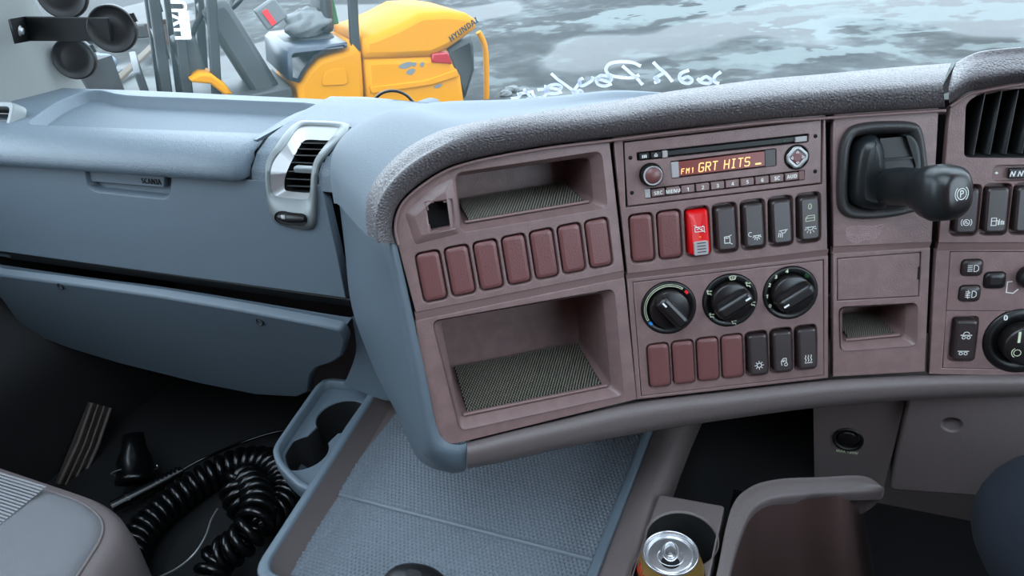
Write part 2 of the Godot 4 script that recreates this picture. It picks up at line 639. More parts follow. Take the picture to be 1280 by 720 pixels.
	patch(st, [[Vector3(-1.40, FY, -1.05), Vector3(-1.40, FY, -0.7), Vector3(-1.40, FY, -0.2), Vector3(-1.40, FY, 0.3)],
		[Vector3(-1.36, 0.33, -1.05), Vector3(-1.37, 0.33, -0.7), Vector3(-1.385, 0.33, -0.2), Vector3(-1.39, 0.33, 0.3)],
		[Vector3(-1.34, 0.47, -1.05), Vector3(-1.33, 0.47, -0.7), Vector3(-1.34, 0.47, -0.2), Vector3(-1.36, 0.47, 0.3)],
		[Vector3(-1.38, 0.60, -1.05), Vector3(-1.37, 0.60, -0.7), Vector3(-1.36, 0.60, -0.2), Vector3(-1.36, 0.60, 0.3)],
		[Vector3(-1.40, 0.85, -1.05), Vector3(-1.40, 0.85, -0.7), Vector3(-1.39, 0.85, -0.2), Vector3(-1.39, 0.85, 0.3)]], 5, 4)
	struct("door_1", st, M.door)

# ------------------------------------------------------------------ the yard
func yard_texture() -> Array:
	var n1 := FastNoiseLite.new()
	n1.seed = 21
	n1.frequency = 0.35
	n1.fractal_octaves = 5
	var n2 := FastNoiseLite.new()
	n2.seed = 4
	n2.frequency = 1.4
	n2.fractal_octaves = 4
	var n3 := FastNoiseLite.new()
	n3.seed = 31
	n3.frequency = 0.16
	n3.fractal_octaves = 3
	var n4 := FastNoiseLite.new()
	n4.seed = 77
	n4.frequency = 4.5
	n4.fractal_octaves = 3
	var s := 1024
	var col := Image.create(s, s, true, Image.FORMAT_RGB8)
	var rou := Image.create(s, s, true, Image.FORMAT_RGB8)
	# slush and worn pale patches, where the photograph shows them: [pixel x, pixel y, half length, half width, strength]
	var ice := []
	for e in [[875, 10, 2.2, 0.55, 1.0], [940, 22, 1.8, 0.5, 0.8], [990, 35, 0.9, 0.5, 1.0], [1010, 68, 0.8, 0.35, 0.9], [800, 70, 0.3, 0.12, 0.8], [960, 75, 1.0, 0.3, 0.7],
			[760, 35, 1.0, 0.25, 0.55], [665, 35, 0.5, 0.16, 0.8], [1180, 25, 1.5, 0.5, 0.6], [1250, 10, 2.2, 0.8, 0.9], [1260, 55, 0.9, 0.2, 0.7], [1100, 30, 0.5, 0.2, 0.7], [1140, 40, 0.6, 0.06, 0.9], [880, 60, 1.6, 0.5, 0.4], [700, 15, 1.6, 0.3, 0.4]]:
		var g := py(e[0], e[1], GY)
		ice.append([Vector2(g.x, g.z), e[2], e[3], e[4]])
	for y in s:
		for x in s:
			var w := Vector2(-18.0 + 26.0 * x / s, -21.0 + 18.0 * y / s)
			var a := n1.get_noise_2d(w.x, w.y)
			var b := n2.get_noise_2d(w.x, w.y)
			var c := n3.get_noise_2d(w.x, w.y)
			var f := n4.get_noise_2d(w.x, w.y)
			var base := Color(0.10, 0.10, 0.098).lerp(Color(0.225, 0.228, 0.225), clamp(0.5 + a * 1.2 + b * 0.9 + f * 0.5, 0, 1))
			base = base.lerp(Color(0.15, 0.125, 0.115), clamp((c - 0.12) * 4.0, 0, 1) * 0.7)
			var k := 0.0
			for e in ice:
				var d: Vector2 = w - e[0]
				if abs(d.x) > e[1] * 1.5 or abs(d.y) > e[1] * 1.5:
					continue
				d = d.rotated(0.25)
				var q := 1.0 - Vector2(d.x / e[1], d.y / e[2]).length() + a * 1.0 + b * 1.1 + f * 0.4
				k = max(k, clamp(q * 5.0, 0, 1) * e[3])
			k = max(k, clamp((a * 0.6 + b * 0.8 + c * 0.4 + f * 0.4 - 0.24) * 6.0, 0, 1) * 0.65)
			base = base.lerp(Color(0.36, 0.38, 0.375), k)
			col.set_pixel(x, y, base)
			var r: float = lerpf(0.75, 0.95, k) - clamp((c - 0.05) * 3.0, 0, 0.3)
			rou.set_pixel(x, y, Color(r, r, r))
	col.generate_mipmaps()
	rou.generate_mipmaps()
	return [ImageTexture.create_from_image(col), ImageTexture.create_from_image(rou)]
func outside() -> void:
	var tx := yard_texture()
	var m := mat(Color(1, 1, 1), 1.0, 0.0, 0.25)
	m.albedo_texture = tx[0]
	m.roughness_texture = tx[1]
	var st := stool()
	var cs := [Vector3(-18, GY, -3), Vector3(8, GY, -3), Vector3(8, GY, -21), Vector3(-18, GY, -21)]
	var uvs := [Vector2(0, 1), Vector2(1, 1), Vector2(1, 0), Vector2(0, 0)]
	for i in [0, 2, 1, 0, 3, 2]:
		st.set_uv(uvs[i])
		st.add_vertex(cs[i])
	struct("ground", st, m)
	# paving beyond the texture
	st = stool()
	q4(st, Vector3(-120, GY - 0.02, 80), Vector3(120, GY - 0.02, 80), Vector3(120, GY - 0.02, -120), Vector3(-120, GY - 0.02, -120))
	struct("ground_far", st, M.concrete)
	forklift()
	# odds and ends lying in the yard behind the forklift mast
	var g := py(172, 88, GY)
	var o := thing("plank", "long pale wooden plank leaning among debris beside forklift mast", "plank", Transform3D(Basis(Vector3.UP, 0.5), g))
	st = stool()
	box(st, Vector3(0, 0.12, 0), Vector3(0.14, 0.05, 2.6), Basis(Vector3.RIGHT, 0.06), 0.008)
	obj("board", st, M.wood, o)
	g = py(128, 90, GY)
	o = thing("plastic_sack", "pale blue crumpled plastic sack lying near wooden plank", "sack", Transform3D(Basis(Vector3.UP, 0.3), g))
	st = stool()
	blob(st, Vector3(0, 0.14, 0), Vector3(0.30, 0.16, 0.22), 0.05, 3)
	obj("sack_body", st, M.plastic_blue, o)
	g = py(214, 52, GY)
	o = thing("rusty_crate", "rust brown metal crate standing beyond plank in yard", "crate", Transform3D(Basis(Vector3.UP, -0.2), g))
	st = stool()
	box(st, Vector3(0, 0.03, 0), Vector3(0.7, 0.06, 0.45))
	for s in [-1, 1]:
		box(st, Vector3(s * 0.33, 0.20, 0), Vector3(0.03, 0.34, 0.45))
		box(st, Vector3(0, 0.20, s * 0.21), Vector3(0.7, 0.34, 0.03))
	obj("crate_body", st, M.rust, o)
	g = py(130, 50, GY)
	o = thing("stone_kerb", "grey concrete kerb block lying in yard beyond suction cups", "kerb", Transform3D(Basis(Vector3.UP, 0.25), g))
	st = stool()
	box(st, Vector3(0, 0.12, 0), Vector3(2.4, 0.24, 0.3), Basis(), 0.03)
	obj("kerb_block", st, M.concrete, o)
	for k in 14:
		var pxx := [120, 128, 108, 126, 133, 106, 100, 90, 148, 160, 140, 632, 640, 655][k] as float
		var pyy := [70, 105, 100, 97, 84, 82, 90, 106, 92, 60, 98, 120, 115, 118][k] as float
		var p := py(pxx, pyy, GY)
		var sz := rng.randf_range(0.04, 0.09)
		st = stool()
		blob(st, Vector3(0, sz * 0.5, 0), Vector3(sz * 1.3, sz * 0.7, sz), 0.25, 40 + k)
		var r := obj("stone", st, M.pale)
		r.position = p
		tag(r, "small pale stone lying loose on yard ground", "stone", "loose stones in the yard")
func blob(st: SurfaceTool, c: Vector3, r: Vector3, rough: float, sd: int, seg := 14) -> void:
	var n := FastNoiseLite.new()
	n.seed = sd
	n.frequency = 1.2
	var loops := []
	for i in range(1, seg):
		var th := PI * i / seg
		var l := PackedVector3Array()
		for s in seg * 2:
			var a := -TAU * s / (seg * 2)
			var d := Vector3(sin(th) * cos(a), -cos(th), sin(th) * sin(a))
			l.append(c + d * r * (1.0 + rough * 2.0 * n.get_noise_3d(d.x, d.y, d.z)))
		loops.append(l)
	loft(st, loops, true)
	var f: PackedVector3Array = loops[0].duplicate()
	f.reverse()
	fan(st, f)
func side_solid(st: SurfaceTool, poly: PackedVector2Array, z0: float, z1: float, bev: float) -> void:   # metres; outline in x y, from z0 to z1, rounded edges
	var p := ccw(poly)
	var loops := []
	for k in [[bev, z0], [bev * 0.3, z0 + bev * 0.3], [0.0, z0 + bev], [0.0, z1 - bev], [bev * 0.3, z1 - bev * 0.3], [bev, z1]]:
		var l := PackedVector3Array()
		for q in ip(p, k[0]):
			l.append(Vector3(q.x, q.y, k[1]))
		loops.append(l)
	loft(st, loops, false)
	for e in [0, 5]:
		var pp := ip(p, bev)
		var ix := Geometry2D.triangulate_polygon(pp)
		for t in range(0, ix.size(), 3):
			var a := pp[ix[t]]
			var b := pp[ix[t + 1]]
			var c := pp[ix[t + 2]]
			if ((b - a).cross(c - a) < 0) == (e == 5):
				var tmp := b
				b = c
				c = tmp
			var z: float = z0 if e == 0 else z1
			t3(st, Vector3(a.x, a.y, z), Vector3(b.x, b.y, z), Vector3(c.x, c.y, z))
func forklift() -> void:
	# frame: x to the rear (right in the picture), y up from the yard, z towards the lorry
	var p := pd(470, 95, 7.2)
	var t := frame(Vector3(p.x, GY, p.z), 26.0 + 9.0 + 14.0, 0.0)
	var fk := thing("forklift", "yellow counterbalance forklift with black mast parked in wet yard", "forklift", t)
	var W := 1.12       # body width; the near flank is z = 0
	var at := func(x, y, z = 0.0):
		var q := lp(t, x, y, z)
		return Vector2(q.x, q.y)
	var poly := func(a, z = 0.0):
		var o := PackedVector2Array()
		for e in a:
			o.append(at.call(e[0], e[1], z))
		return o
	# hood and rear counterweight
	var st := stool()
	side_solid(st, poly.call([[453, 66], [453, 48], [470, 43], [500, 30], [526, 16], [560, 14], [585, 17], [597, 25], [598, 36], [585, 46], [562, 62], [540, 72], [500, 74], [455, 75]]), -W, 0.0, 0.07)
	obj("hood", st, M.yellow, fk)
	st = stool()
	side_solid(st, poly.call([[456, 74], [540, 71], [562, 64], [570, 84], [578, 96], [583, 130], [580, 175], [470, 180], [460, 130]]), -W, -0.01, 0.06)
	obj("counterweight", st, M.yellow, fk)
	# band that runs round the counterweight
	st = stool()
	side_solid(st, poly.call([[462, 108], [530, 100], [570, 86], [574, 95], [540, 106], [464, 117]]), -0.03, 0.02, 0.012)
	obj("bumper_band", st, M.yellow, fk)
	# side panel with filler flap
	st = stool()
	side_solid(st, poly.call([[373, 108], [385, 88], [400, 74], [437, 63], [441, 52], [453, 66], [456, 110], [458, 175], [380, 175]]), -W, -0.005, 0.05)
	var panel := obj("side_panel", st, M.yellow, fk)
	st = stool()
	side_solid(st, poly.call([[402, 103], [406, 90], [415, 86], [430, 85], [433, 90], [435, 103], [430, 106], [404, 107]]), -0.02, 0.012, 0.006)
	obj("flap", st, M.yellow, panel)
	# step and fender
	st = stool()
	side_solid(st, poly.call([[358, 66], [364, 60], [400, 56], [434, 53], [434, 60], [410, 64], [393, 74], [380, 92], [374, 104], [360, 100]]), -W, 0.03, 0.04)
	obj("fender", st, M.steelblue, fk)
	# rear grille, lamps, guard bar
	st = stool()
	side_solid(st, poly.call([[562, 64], [597, 47], [600, 60], [601, 90], [590, 125], [585, 130], [572, 95]]), -W + 0.08, -0.12, 0.05)
	obj("rear_grille", st, M.fdark, fk)
	for z in [-0.02, -W + 0.05]:
		st = stool()
		side_solid(st, poly.call([[540, 67], [560, 65], [565, 80], [540, 78]]), z - 0.06, z + 0.035, 0.015)
		obj("tail_lamp", st, M.tail, fk)
	st = stool()
	var bar := PackedVector3Array()
	for e in [[598, 40], [606, 58], [608, 90], [608, 130]]:
		var q: Vector2 = at.call(e[0], e[1], -W + 0.1)
		bar.append(Vector3(q.x, q.y, -W + 0.1))
	tube(st, spline(bar, 4), 0.035, 8)
	obj("guard_bar", st, M.yellow, fk)
	# overhead guard: rear and front legs, roof rails
	var legs := [[[440, -60], [446, 66]], [[262, -60], [272, 120]]]
	for z in [-0.06, -W + 0.06]:
		for l in legs:
			st = stool()
			var a: Vector2 = at.call(l[0][0], l[0][1])
			var b: Vector2 = at.call(l[1][0], l[1][1])
			var mid := (a + b) / 2
			var dir := (a - b).normalized()
			box(st, Vector3(mid.x, mid.y, z), Vector3(0.085, (a - b).length(), 0.07), Basis(Vector3.BACK, atan2(-dir.x, dir.y)), 0.012)
			obj("guard_leg", st, M.fdark, fk)
	# driving seat, dash column and clutter in the operator's place
	st = stool()
	var s: Vector2 = at.call(395, 50)
	box(st, Vector3(s.x, s.y - 0.1, -0.55), Vector3(0.5, 0.16, 0.5), Basis(), 0.05)
	box(st, Vector3(s.x + 0.24, s.y + 0.25, -0.55), Vector3(0.12, 0.55, 0.48), Basis(Vector3.BACK, -0.15), 0.05)
	obj("operator_seat", st, M.fdark, fk)
	st = stool()
	s = at.call(300, 40)
	box(st, Vector3(s.x, s.y - 0.2, -0.5), Vector3(0.25, 0.9, 0.6), Basis(Vector3.BACK, 0.3), 0.05)
	obj("steering_column", st, M.fgrey, fk)
	st = stool()
	s = at.call(320, 20)
	var wheel := PackedVector3Array()
	for k in 20:
		var a := TAU * k / 20
		wheel.append(Vector3(s.x, s.y + 0.15, -0.5) + Basis(Vector3.BACK, 0.7) * Vector3(cos(a) * 0.19, 0, sin(a) * 0.19))
	tube(st, wheel, 0.018, 8, false, true)
	obj("steering_wheel", st, M.black, fk)
	st = stool()
	s = at.call(300, 110)
	box(st, Vector3(s.x, s.y - 0.15, -0.5), Vector3(0.9, 0.12, 0.9), Basis(), 0.02)
	obj("floor_plate", st, M.fgrey, fk)
	st = stool()
	s = at.call(395, 34)
	blob(st, Vector3(s.x, s.y - 0.02, -0.45), Vector3(0.22, 0.12, 0.2), 0.25, 8)
	obj("rag", st, M.pale, fk, "pale bundle on the operator seat")
	st = stool()
	s = at.call(346, 22)
	box(st, Vector3(s.x, s.y, -0.3), Vector3(0.22, 0.20, 0.1), Basis(Vector3.BACK, 0.4), 0.015)
	obj("load_chart", st, M.pale, fk, "white and red notice board")
	st = stool()
	s = at.call(343, 26)
	box(st, Vector3(s.x, s.y, -0.24), Vector3(0.05, 0.14, 0.02), Basis(Vector3.BACK, 0.4))
	obj("notice_stripe", st, M.redmark, fk)
	st = stool()
	s = at.call(430, 20)
	box(st, Vector3(s.x, s.y, -0.5), Vector3(0.07, 0.25, 0.2), Basis(), 0.01)
	obj("green_tag", st, M.green, fk)
	# front fender, wheels
	st = stool()
	side_solid(st, poly.call([[236, 98], [250, 91], [264, 92], [280, 104], [290, 116], [280, 118], [262, 104], [240, 102]]), -0.3, 0.05, 0.02)
	obj("front_fender", st, M.yellow, fk)
	for w in [[255, 135, 0.33, -0.02], [255, 135, 0.33, -W + 0.2], [520, 165, 0.27, -0.05], [520, 165, 0.27, -W + 0.2]]:
		st = stool()
		var c: Vector2 = at.call(w[0], w[1])
		c.y = w[2]
		lathe(st, [[0.0, -0.11], [w[2] * 0.55, -0.11], [w[2] * 0.6, -0.08], [w[2] * 0.9, -0.11], [w[2], -0.07], [w[2], 0.07], [w[2] * 0.9, 0.11], [w[2] * 0.6, 0.08], [w[2] * 0.55, 0.11], [0.0, 0.11]], 28, Vector3(c.x, c.y, w[3] - 0.1), Basis(Vector3.RIGHT, PI / 2))
		obj("wheel", st, M.rubber, fk)
	# mast: two channel rails, cross members, carriage, hydraulic hose
	var mt: Vector2 = at.call(188, -40)
	var mb: Vector2 = at.call(214, 150)
	for z in [-0.12, -W + 0.12]:
		for dx in [0.0, 0.17]:
			st = stool()
			var mid := (mt + mb) / 2 + Vector2(dx, 0)
			var dir := (mt - mb).normalized()
			box(st, Vector3(mid.x, mid.y, z), Vector3(0.09, (mt - mb).length(), 0.10), Basis(Vector3.BACK, atan2(-dir.x, dir.y)), 0.012)
			var rail := obj("mast_rail", st, M.fdark, fk)
			if dx > 0 and z > -0.5:
				var e: Vector2 = at.call(219, -10)
				text("lettering", "HYUNDAI", 0.12, M.white, rail, Vector3(e.x + 0.02, e.y - 0.02, z + 0.053), Basis(Vector3.BACK, atan2(-dir.x, dir.y) + PI / 2), 0.002, true)
				st = stool()
				e = at.call(229, 33)
				box(st, Vector3(e.x + 0.02, e.y, z + 0.052), Vector3(0.08, 0.22, 0.004), Basis(Vector3.BACK, atan2(-dir.x, dir.y)))
				obj("sticker", st, M.white, rail)
	st = stool()
	for e in [[205, 65], [196, 5]]:
		var c: Vector2 = at.call(e[0], e[1])
		box(st, Vector3(c.x, c.y, -W / 2), Vector3(0.07, 0.16, W - 0.2), Basis(), 0.01)
	obj("mast_crossmember", st, M.fdark, fk)
	st = stool()
	var cg: Vector2 = at.call(190, 95)
	box(st, Vector3(cg.x - 0.1, cg.y - 0.2, -W / 2), Vector3(0.06, 0.5, W), Basis(), 0.012)
	obj("fork_carriage", st, M.fdark, fk)
	for z in [-0.3, -0.8]:
		st = stool()
		box(st, Vector3(cg.x - 0.65, 0.1, z), Vector3(1.05, 0.05, 0.12), Basis(), 0.01)
		box(st, Vector3(cg.x - 0.15, 0.38, z), Vector3(0.05, 0.6, 0.12), Basis(), 0.01)
		obj("fork", st, M.fdark, fk)
	st = stool()
	var hp := PackedVector3Array()
	for e in [[236, 60], [243, 35], [252, 15], [248, -20]]:
		var c: Vector2 = at.call(e[0], e[1], -0.3)
		hp.append(Vector3(c.x, c.y, -0.3))
	tube(st, spline(hp, 4), 0.025, 8)
	obj("hydraulic_hose", st, M.black, fk)
	st = stool()
	var tl: Vector2 = at.call(240, 78)
	box(st, Vector3(tl.x, tl.y, -0.35), Vector3(0.2, 0.35, 0.35), Basis(), 0.03)
	obj("lift_block", st, M.fgrey, fk)
	# maker's lettering low on the hood rear corner
	var h: Vector2 = at.call(579, 37)
	text("lettering", "HYUNDAI", 0.055, M.fdark, fk, Vector3(h.x, h.y, 0.004), Basis(Vector3.BACK, 0.40), 0.004, true)
	# scrapes in the paint
	for e in [[508, 82, 0.08, 0.03], [518, 81, 0.03, 0.02], [528, 81, 0.025, 0.025], [514, 90, 0.05, 0.03], [548, 108, 0.05, 0.02]]:
		st = stool()
		var c: Vector2 = at.call(e[0], e[1])
		side_solid(st, loop_spline(pts2([[c.x - e[2], c.y], [c.x, c.y - e[3]], [c.x + e[2], c.y + 0.01], [c.x, c.y + e[3]]]), 3), -0.012, -0.007, 0.001)
		obj("scrape", st, M.pale, fk)

# ------------------------------------------------------------------ passenger dashboard
# section of the dashboard round the vent: [y, z] from the glovebox up and forward to the windscreen
var vent_profile := [[0.60, -0.662], [0.70, -0.676], [0.80, -0.690], [0.86, -0.699], [0.880, -0.706], [0.897, -0.724], [0.908, -0.752], [0.914, -0.80], [0.917, -0.86], [0.9175, -0.895]]
func vp(x: float, y: float, off := 0.0) -> Vector3:      # pixel to a point on that section, lifted by off along its normal
	var r := ray(x, y)
	for i in vent_profile.size() - 1:
		var a := Vector2(vent_profile[i][0], vent_profile[i][1])
		var b := Vector2(vent_profile[i + 1][0], vent_profile[i + 1][1])
		var n := Vector2(-(b - a).y, (b - a).x)       # towards the cab
		var dn := n.dot(Vector2(r.y, r.z))
		var t := n.dot(a - Vector2(co.y, co.z)) / dn
		var q := co + r * t
		var s := (Vector2(q.y, q.z) - a).dot(b - a) / (b - a).length_squared()
		if (s >= 0.0 or i == 0) and (s <= 1.0 or i == vent_profile.size() - 2):
			var nn := _pn(i).lerp(_pn(i + 1), clamp(s, 0, 1)).normalized()
			return q + Vector3(0, nn.x, nn.y) * off
	return pd(x, y, 1.0)
func _pn(i: int) -> Vector2:
	var a: Array = vent_profile[max(i - 1, 0)]
	var b: Array = vent_profile[min(i + 1, vent_profile.size() - 1)]
	var d := Vector2(b[0] - a[0], b[1] - a[1])
	return Vector2(-d.y, d.x).normalized() * (1.0 if d.x >= 0 else 1.0)
func vloop(pts: Array, off: float, sx := 1.0, ox := 0.0, oy := 0.0) -> PackedVector3Array:
	var o := PackedVector3Array()
	var l := ccw_px(loop_spline(pts2(pts), 4))
	for p in l:
		o.append(vp(ox + p.x * sx, oy + p.y * sx, off))
	return resample(o, 64)
func vradial(pts: Array, c: Vector2, off: float) -> PackedVector3Array:    # the loop cut by 96 rays from c, so that loops correspond
	var l := loop_spline(pts2(pts), 5)
	var o := PackedVector3Array()
	for k in 96:
		var d := Vector2.RIGHT.rotated(-TAU * k / 96.0)
		var best := 0.0
		for i in l.size():
			var h = Geometry2D.segment_intersects_segment(c, c + d * 400.0, l[i], l[(i + 1) % l.size()])
			if h != null:
				best = max(best, (h - c).length())
		var p := c + d * best
		o.append(vp(p.x, p.y, off))
	return o
func ccw_px(l: PackedVector2Array) -> PackedVector2Array:   # pixel rows run down, so turn the other way
	var a := 0.0
	for i in l.size():
		a += l[i].cross(l[(i + 1) % l.size()])
	if a > 0:
		l = l.duplicate()
		l.reverse()
	return l
func sweep_x(st: SurfaceTool, prof: Array, x0: float, x1: float, n := 1, caps := true) -> void:   # prof [y, z] closed or open, smooth
	var loops := []
	for k in n + 1:
		var l := PackedVector3Array()
		for p in prof:
			l.append(Vector3(lerpf(x0, x1, float(k) / n), p[0], p[1]))
		loops.append(l)
	loft(st, loops, false, 0, false)
	if caps:
		fan(st, loops[-1])
		var f: PackedVector3Array = loops[0].duplicate()
		f.reverse()
		fan(st, f)
func passenger_dash() -> void:
	var th := Transform3D(Basis(Vector3(1, 0, 0), Vector3(0, 0, -1), Vector3(0, 1, 0)), Vector3(0, 0.910, 0))
	# top of the dashboard with its shallow tray
	var dt := thing("passenger_dashboard", "grey passenger dashboard top with shallow moulded tray below windscreen", "dashboard", th)
	var hole := ccw(loop_spline(uv(th, [[37, 155], [80, 159], [160, 166], [240, 172], [295, 176], [325, 168], [345, 155], [370, 141], [398, 130], [320, 126], [240, 122.5], [158, 119], [125, 113], [100, 116], [70, 128], [45, 145]]), 3))
	for i in hole.size():
		hole[i].x = min(hole[i].x, -714.0)
	var outl := ccw(PackedVector2Array([Vector2(-1385, 742), Vector2(-1200, 742), Vector2(-1000, 738), Vector2(-800, 736), Vector2(-702, 736), Vector2(-702, 908), Vector2(-1120, 942), Vector2(-1385, 955)]))
	var st := stool()
	face(st, outl, [hole], 0)
	loft(st, [lift(outl, -20), lift(outl, 0)], false)
	obj("top_surface", st, M.dash, dt)
	st = stool()
	loft(st, [lift(hole, 0), lift(ip(hole, 1.0), -0.6), lift(ip(hole, 2.0), -4), lift(ip(hole, 9.0), -17), lift(ip(hole, 11.0), -18)], false)
	face(st, ip(hole, 11.0), [], -18)
	obj("tray", st, M.tray, dt)
	# defrost slot at the foot of the glass
	st = stool()
	box(st, Vector3(-0.93, 0.003, 0.9235), Vector3(0.45, 0.018, 0.009), Basis(Vector3.BACK, -0.0812), 0.002)
	obj("defrost_rail", st, M.steelblue, dt)
	# padded roll along the front edge
	st = stool()
	sweep_x(st, [[0.9095, -0.760], [0.9110, -0.742], [0.9095, -0.722], [0.9040, -0.704], [0.8940, -0.690], [0.8820, -0.684], [0.8720, -0.685], [0.8690, -0.690], [0.8690, -0.72]], -1.262, -0.712, 12, false)
	var rl := [[0.9095, -0.760], [0.9110, -0.742], [0.9095, -0.722], [0.9040, -0.704], [0.8940, -0.690], [0.8820, -0.684], [0.8720, -0.685], [0.8690, -0.690], [0.8690, -0.72]]
	var ends := []
	for e in [[-0.712, 0.0], [-0.707, 0.07], [-0.703, 0.22], [-0.7005, 0.45], [-0.7, 0.9]]:
		var l := PackedVector3Array()
		for q in rl:
			l.append(Vector3(e[0], lerpf(q[0], 0.884, e[1] * 0.5), lerpf(q[1], -0.72, e[1])))
		ends.append(l)
	loft(st, ends, true, 0, false)
	tag(obj("padded_roll", st, M.dashpad), "padded grey leather-grain roll above the glovebox", "dashboard pad")
	# dashboard shell round the vent, between roll and console
	st = stool()
	var vs := thing("vent_surround", "grey dashboard shell round the air vent beside centre console", "dashboard panel")
	var cut_px := pts2(cr(VENT_OUTER))
	st.set_smooth_group(0)
	var prof := []
	for k in range(3, vent_profile.size() - 1):
		var n := maxi(2, int(Vector2(vent_profile[k + 1][0] - vent_profile[k][0], vent_profile[k + 1][1] - vent_profile[k][1]).length() / 0.004))
		if k == vent_profile.size() - 2:
			n = 6
		for i in n:
			prof.append([lerpf(vent_profile[k][0], vent_profile[k + 1][0], float(i) / n), lerpf(vent_profile[k][1], vent_profile[k + 1][1], float(i) / n)])
	prof.append([0.9175, -0.90])
	prof.append([0.912, -0.908])
	prof.append([0.80, -0.912])
	var nx := 68
	for i in nx:
		var xa := lerpf(-0.696, -0.42, float(i) / nx)
		var xb := lerpf(-0.696, -0.42, float(i + 1) / nx)
		for k in prof.size() - 1:
			var la := lerpf(-0.912, -0.858, float(i) / nx)       # the far edge comes nearer towards the console
			var lb := lerpf(-0.912, -0.858, float(i + 1) / nx)
			var c4 := [Vector3(xa, prof[k][0], maxf(prof[k][1], la)), Vector3(xb, prof[k][0], maxf(prof[k][1], lb)), Vector3(xb, prof[k + 1][0], maxf(prof[k + 1][1], lb)), Vector3(xa, prof[k + 1][0], maxf(prof[k + 1][1], la))]
			if Geometry2D.is_point_in_polygon(to_px((c4[0] + c4[2]) / 2), cut_px):
				continue
			q4(st, c4[0], c4[1], c4[2], c4[3])
	obj("shell", st, M.dashpad, vs)
	st = stool()
	sweep_x(st, [[0.868, -0.702], [0.885, -0.712], [0.906, -0.750], [0.906, -0.90], [0.80, -0.90], [0.80, -0.73]], -0.704, -0.694, 1)
	obj("seam_gap", st, M.gap, vs)
	# glovebox
	var gb := thing("glovebox", "wide blue-grey glovebox door with recessed latch under padded roll", "glovebox", TP)
	var x0 := (-1.285 - TP.origin.x) / MM
	var x1 := (-0.566 - TP.origin.x) / MM
	var hl := uv(TP, [[104, 205], [214, 214], [212, 246], [205, 249], [120, 240], [110, 235]])
	hl[0].y = 6.5
	hl[1].y = 6.5
	hl = rp(ccw(hl), 7.0, 4)
	var door_o := pts2([[x0, -146], [x1 - 8, -146], [x1 - 12, -80], [x1 - 20, 6], [x0 + 5, 6]])
	st = stool()
	hl = ccw(hl)
	# the latch cuts the top edge of the door
	var cut: Array = Geometry2D.clip_polygons(door_o, hl)
	var bz := PackedVector2Array()
	for q in cr(VENT_OUTER):
		bz.append(uv(TP, [q])[0])
	var bzi := ip(ccw(loop_spline(bz, 3)), 3.0)
	var cut2: Array = Geometry2D.clip_polygons(cut[0], bzi)
	var dl: PackedVector2Array = ccw(cut2[0])
	face(st, ip(dl, 1.0), [], 0)
	loft(st, [lift(dl, -14), lift(dl, -1.0), lift(ip(dl, 0.3), -0.3), lift(ip(dl, 1.0), 0)], false)
	obj("door", st, M.dash, gb)
	st = stool()
	loft(st, [lift(hl, -0.5), lift(ip(hl, 2.5), -3), lift(ip(hl, 4.0), -14)], true)
	obj("latch_recess", st, M.dash, gb)
	st = stool()
	var hp := rp(ccw(uv(TP, [[111, 206], [206, 214], [205, 235], [112, 227]], -0.005)), 3.0, 3)
	loft(st, [lift(hp, -12), lift(hp, -6), lift(ip(hp, 1.2), -5)], true)
	var hd := obj("latch", st, M.dash, gb)
	var sp := lp(TP, 189, 226, -0.005)
	text("lettering", "SCANIA", 0.0075, M.gap, hd, sp + Vector3(0, -0.001, 0.0004), Basis(), 0.0006, true)
	st = stool()
	sweep_x(st, [[0.715, -0.700], [0.715, -0.688], [0.712, -0.684], [0.708, -0.688], [0.690, -0.70]], -1.285, -0.570, 1)
	box(st, Vector3(-0.57, 0.78, -0.735), Vector3(0.16, 0.20, 0.006))
	tag(obj("gap_strip", st, M.black), "black recessed strip between glovebox and lower panel", "trim strip")
	# lower panel with a ledge and two screw holes
	var lo := thing("lower_dashboard", "blue-grey lower dashboard panel with ledge and screw holes under glovebox", "dashboard panel")
	var tl := frame(pz(200, 372, -0.650), 0.0, -20.0)
	var lf := ccw(uv(tl, [[-60, 330], [0, 344], [100, 357], [200, 371], [300, 388], [400, 407], [426, 413], [433, 426], [428, 446], [416, 454], [397, 460], [389, 470], [386, 491], [372, 497], [320, 494], [250, 480], [150, 455], [90, 437], [45, 420], [20, 400], [0, 372], [-60, 345]]))
	var ledge := stool()
	st = stool()
	plate(st, rp(lf, 6, 2), [], 14, 4.0)
	var lm := obj("panel_face", st, M.dash, lo)
	lm.transform = tl
	# ledge on top of it, running back under the glovebox
	var la := []
	var lb := []
	for i in 6:
		var pxl: Array = [[-60, 322], [100, 345], [200, 358], [300, 374], [400, 391], [440, 397]][i]
		var pxf: Array = [[-60, 331], [100, 357], [200, 371], [300, 388], [400, 407], [427, 413]][i]
		la.append(pz(pxl[0], pxl[1], -0.690))
		lb.append(tl * lp(tl, pxf[0], pxf[1] + 1.0, -0.003))
	patch(ledge, [la, lb], 4, 2)
	obj("ledge", ledge, M.dash, lo)
	for sc in [[76, 358], [325, 402]]:
		st = stool()
		var q := tl * lp(tl, sc[0], sc[1], 0.0005)
		lathe(st, [[0.0065, 0.0], [0.0060, 0.0015], [0.0045, 0.0012], [0.004, -0.006], [0.0, -0.006]], 16, q, Basis(Vector3.RIGHT, PI / 2))
		obj("screw_hole", st, M.black, lo)
	# bracket behind the right end, under the console
	st = stool()
	patch(st, [[pd(440, 395, 1.02), pd(445, 440, 1.05), pd(430, 480, 1.10)], [pd(480, 400, 0.99), pd(490, 450, 1.04), pd(480, 500, 1.08)], [pd(520, 400, 0.98), pd(530, 450, 1.03), pd(520, 500, 1.07)]], 4, 4)
	tag(obj("tunnel_cheek", st, M.dash), "dark blue-grey cheek panel where lower dashboard meets engine tunnel", "dashboard panel")
	air_vent()
	side_vent()
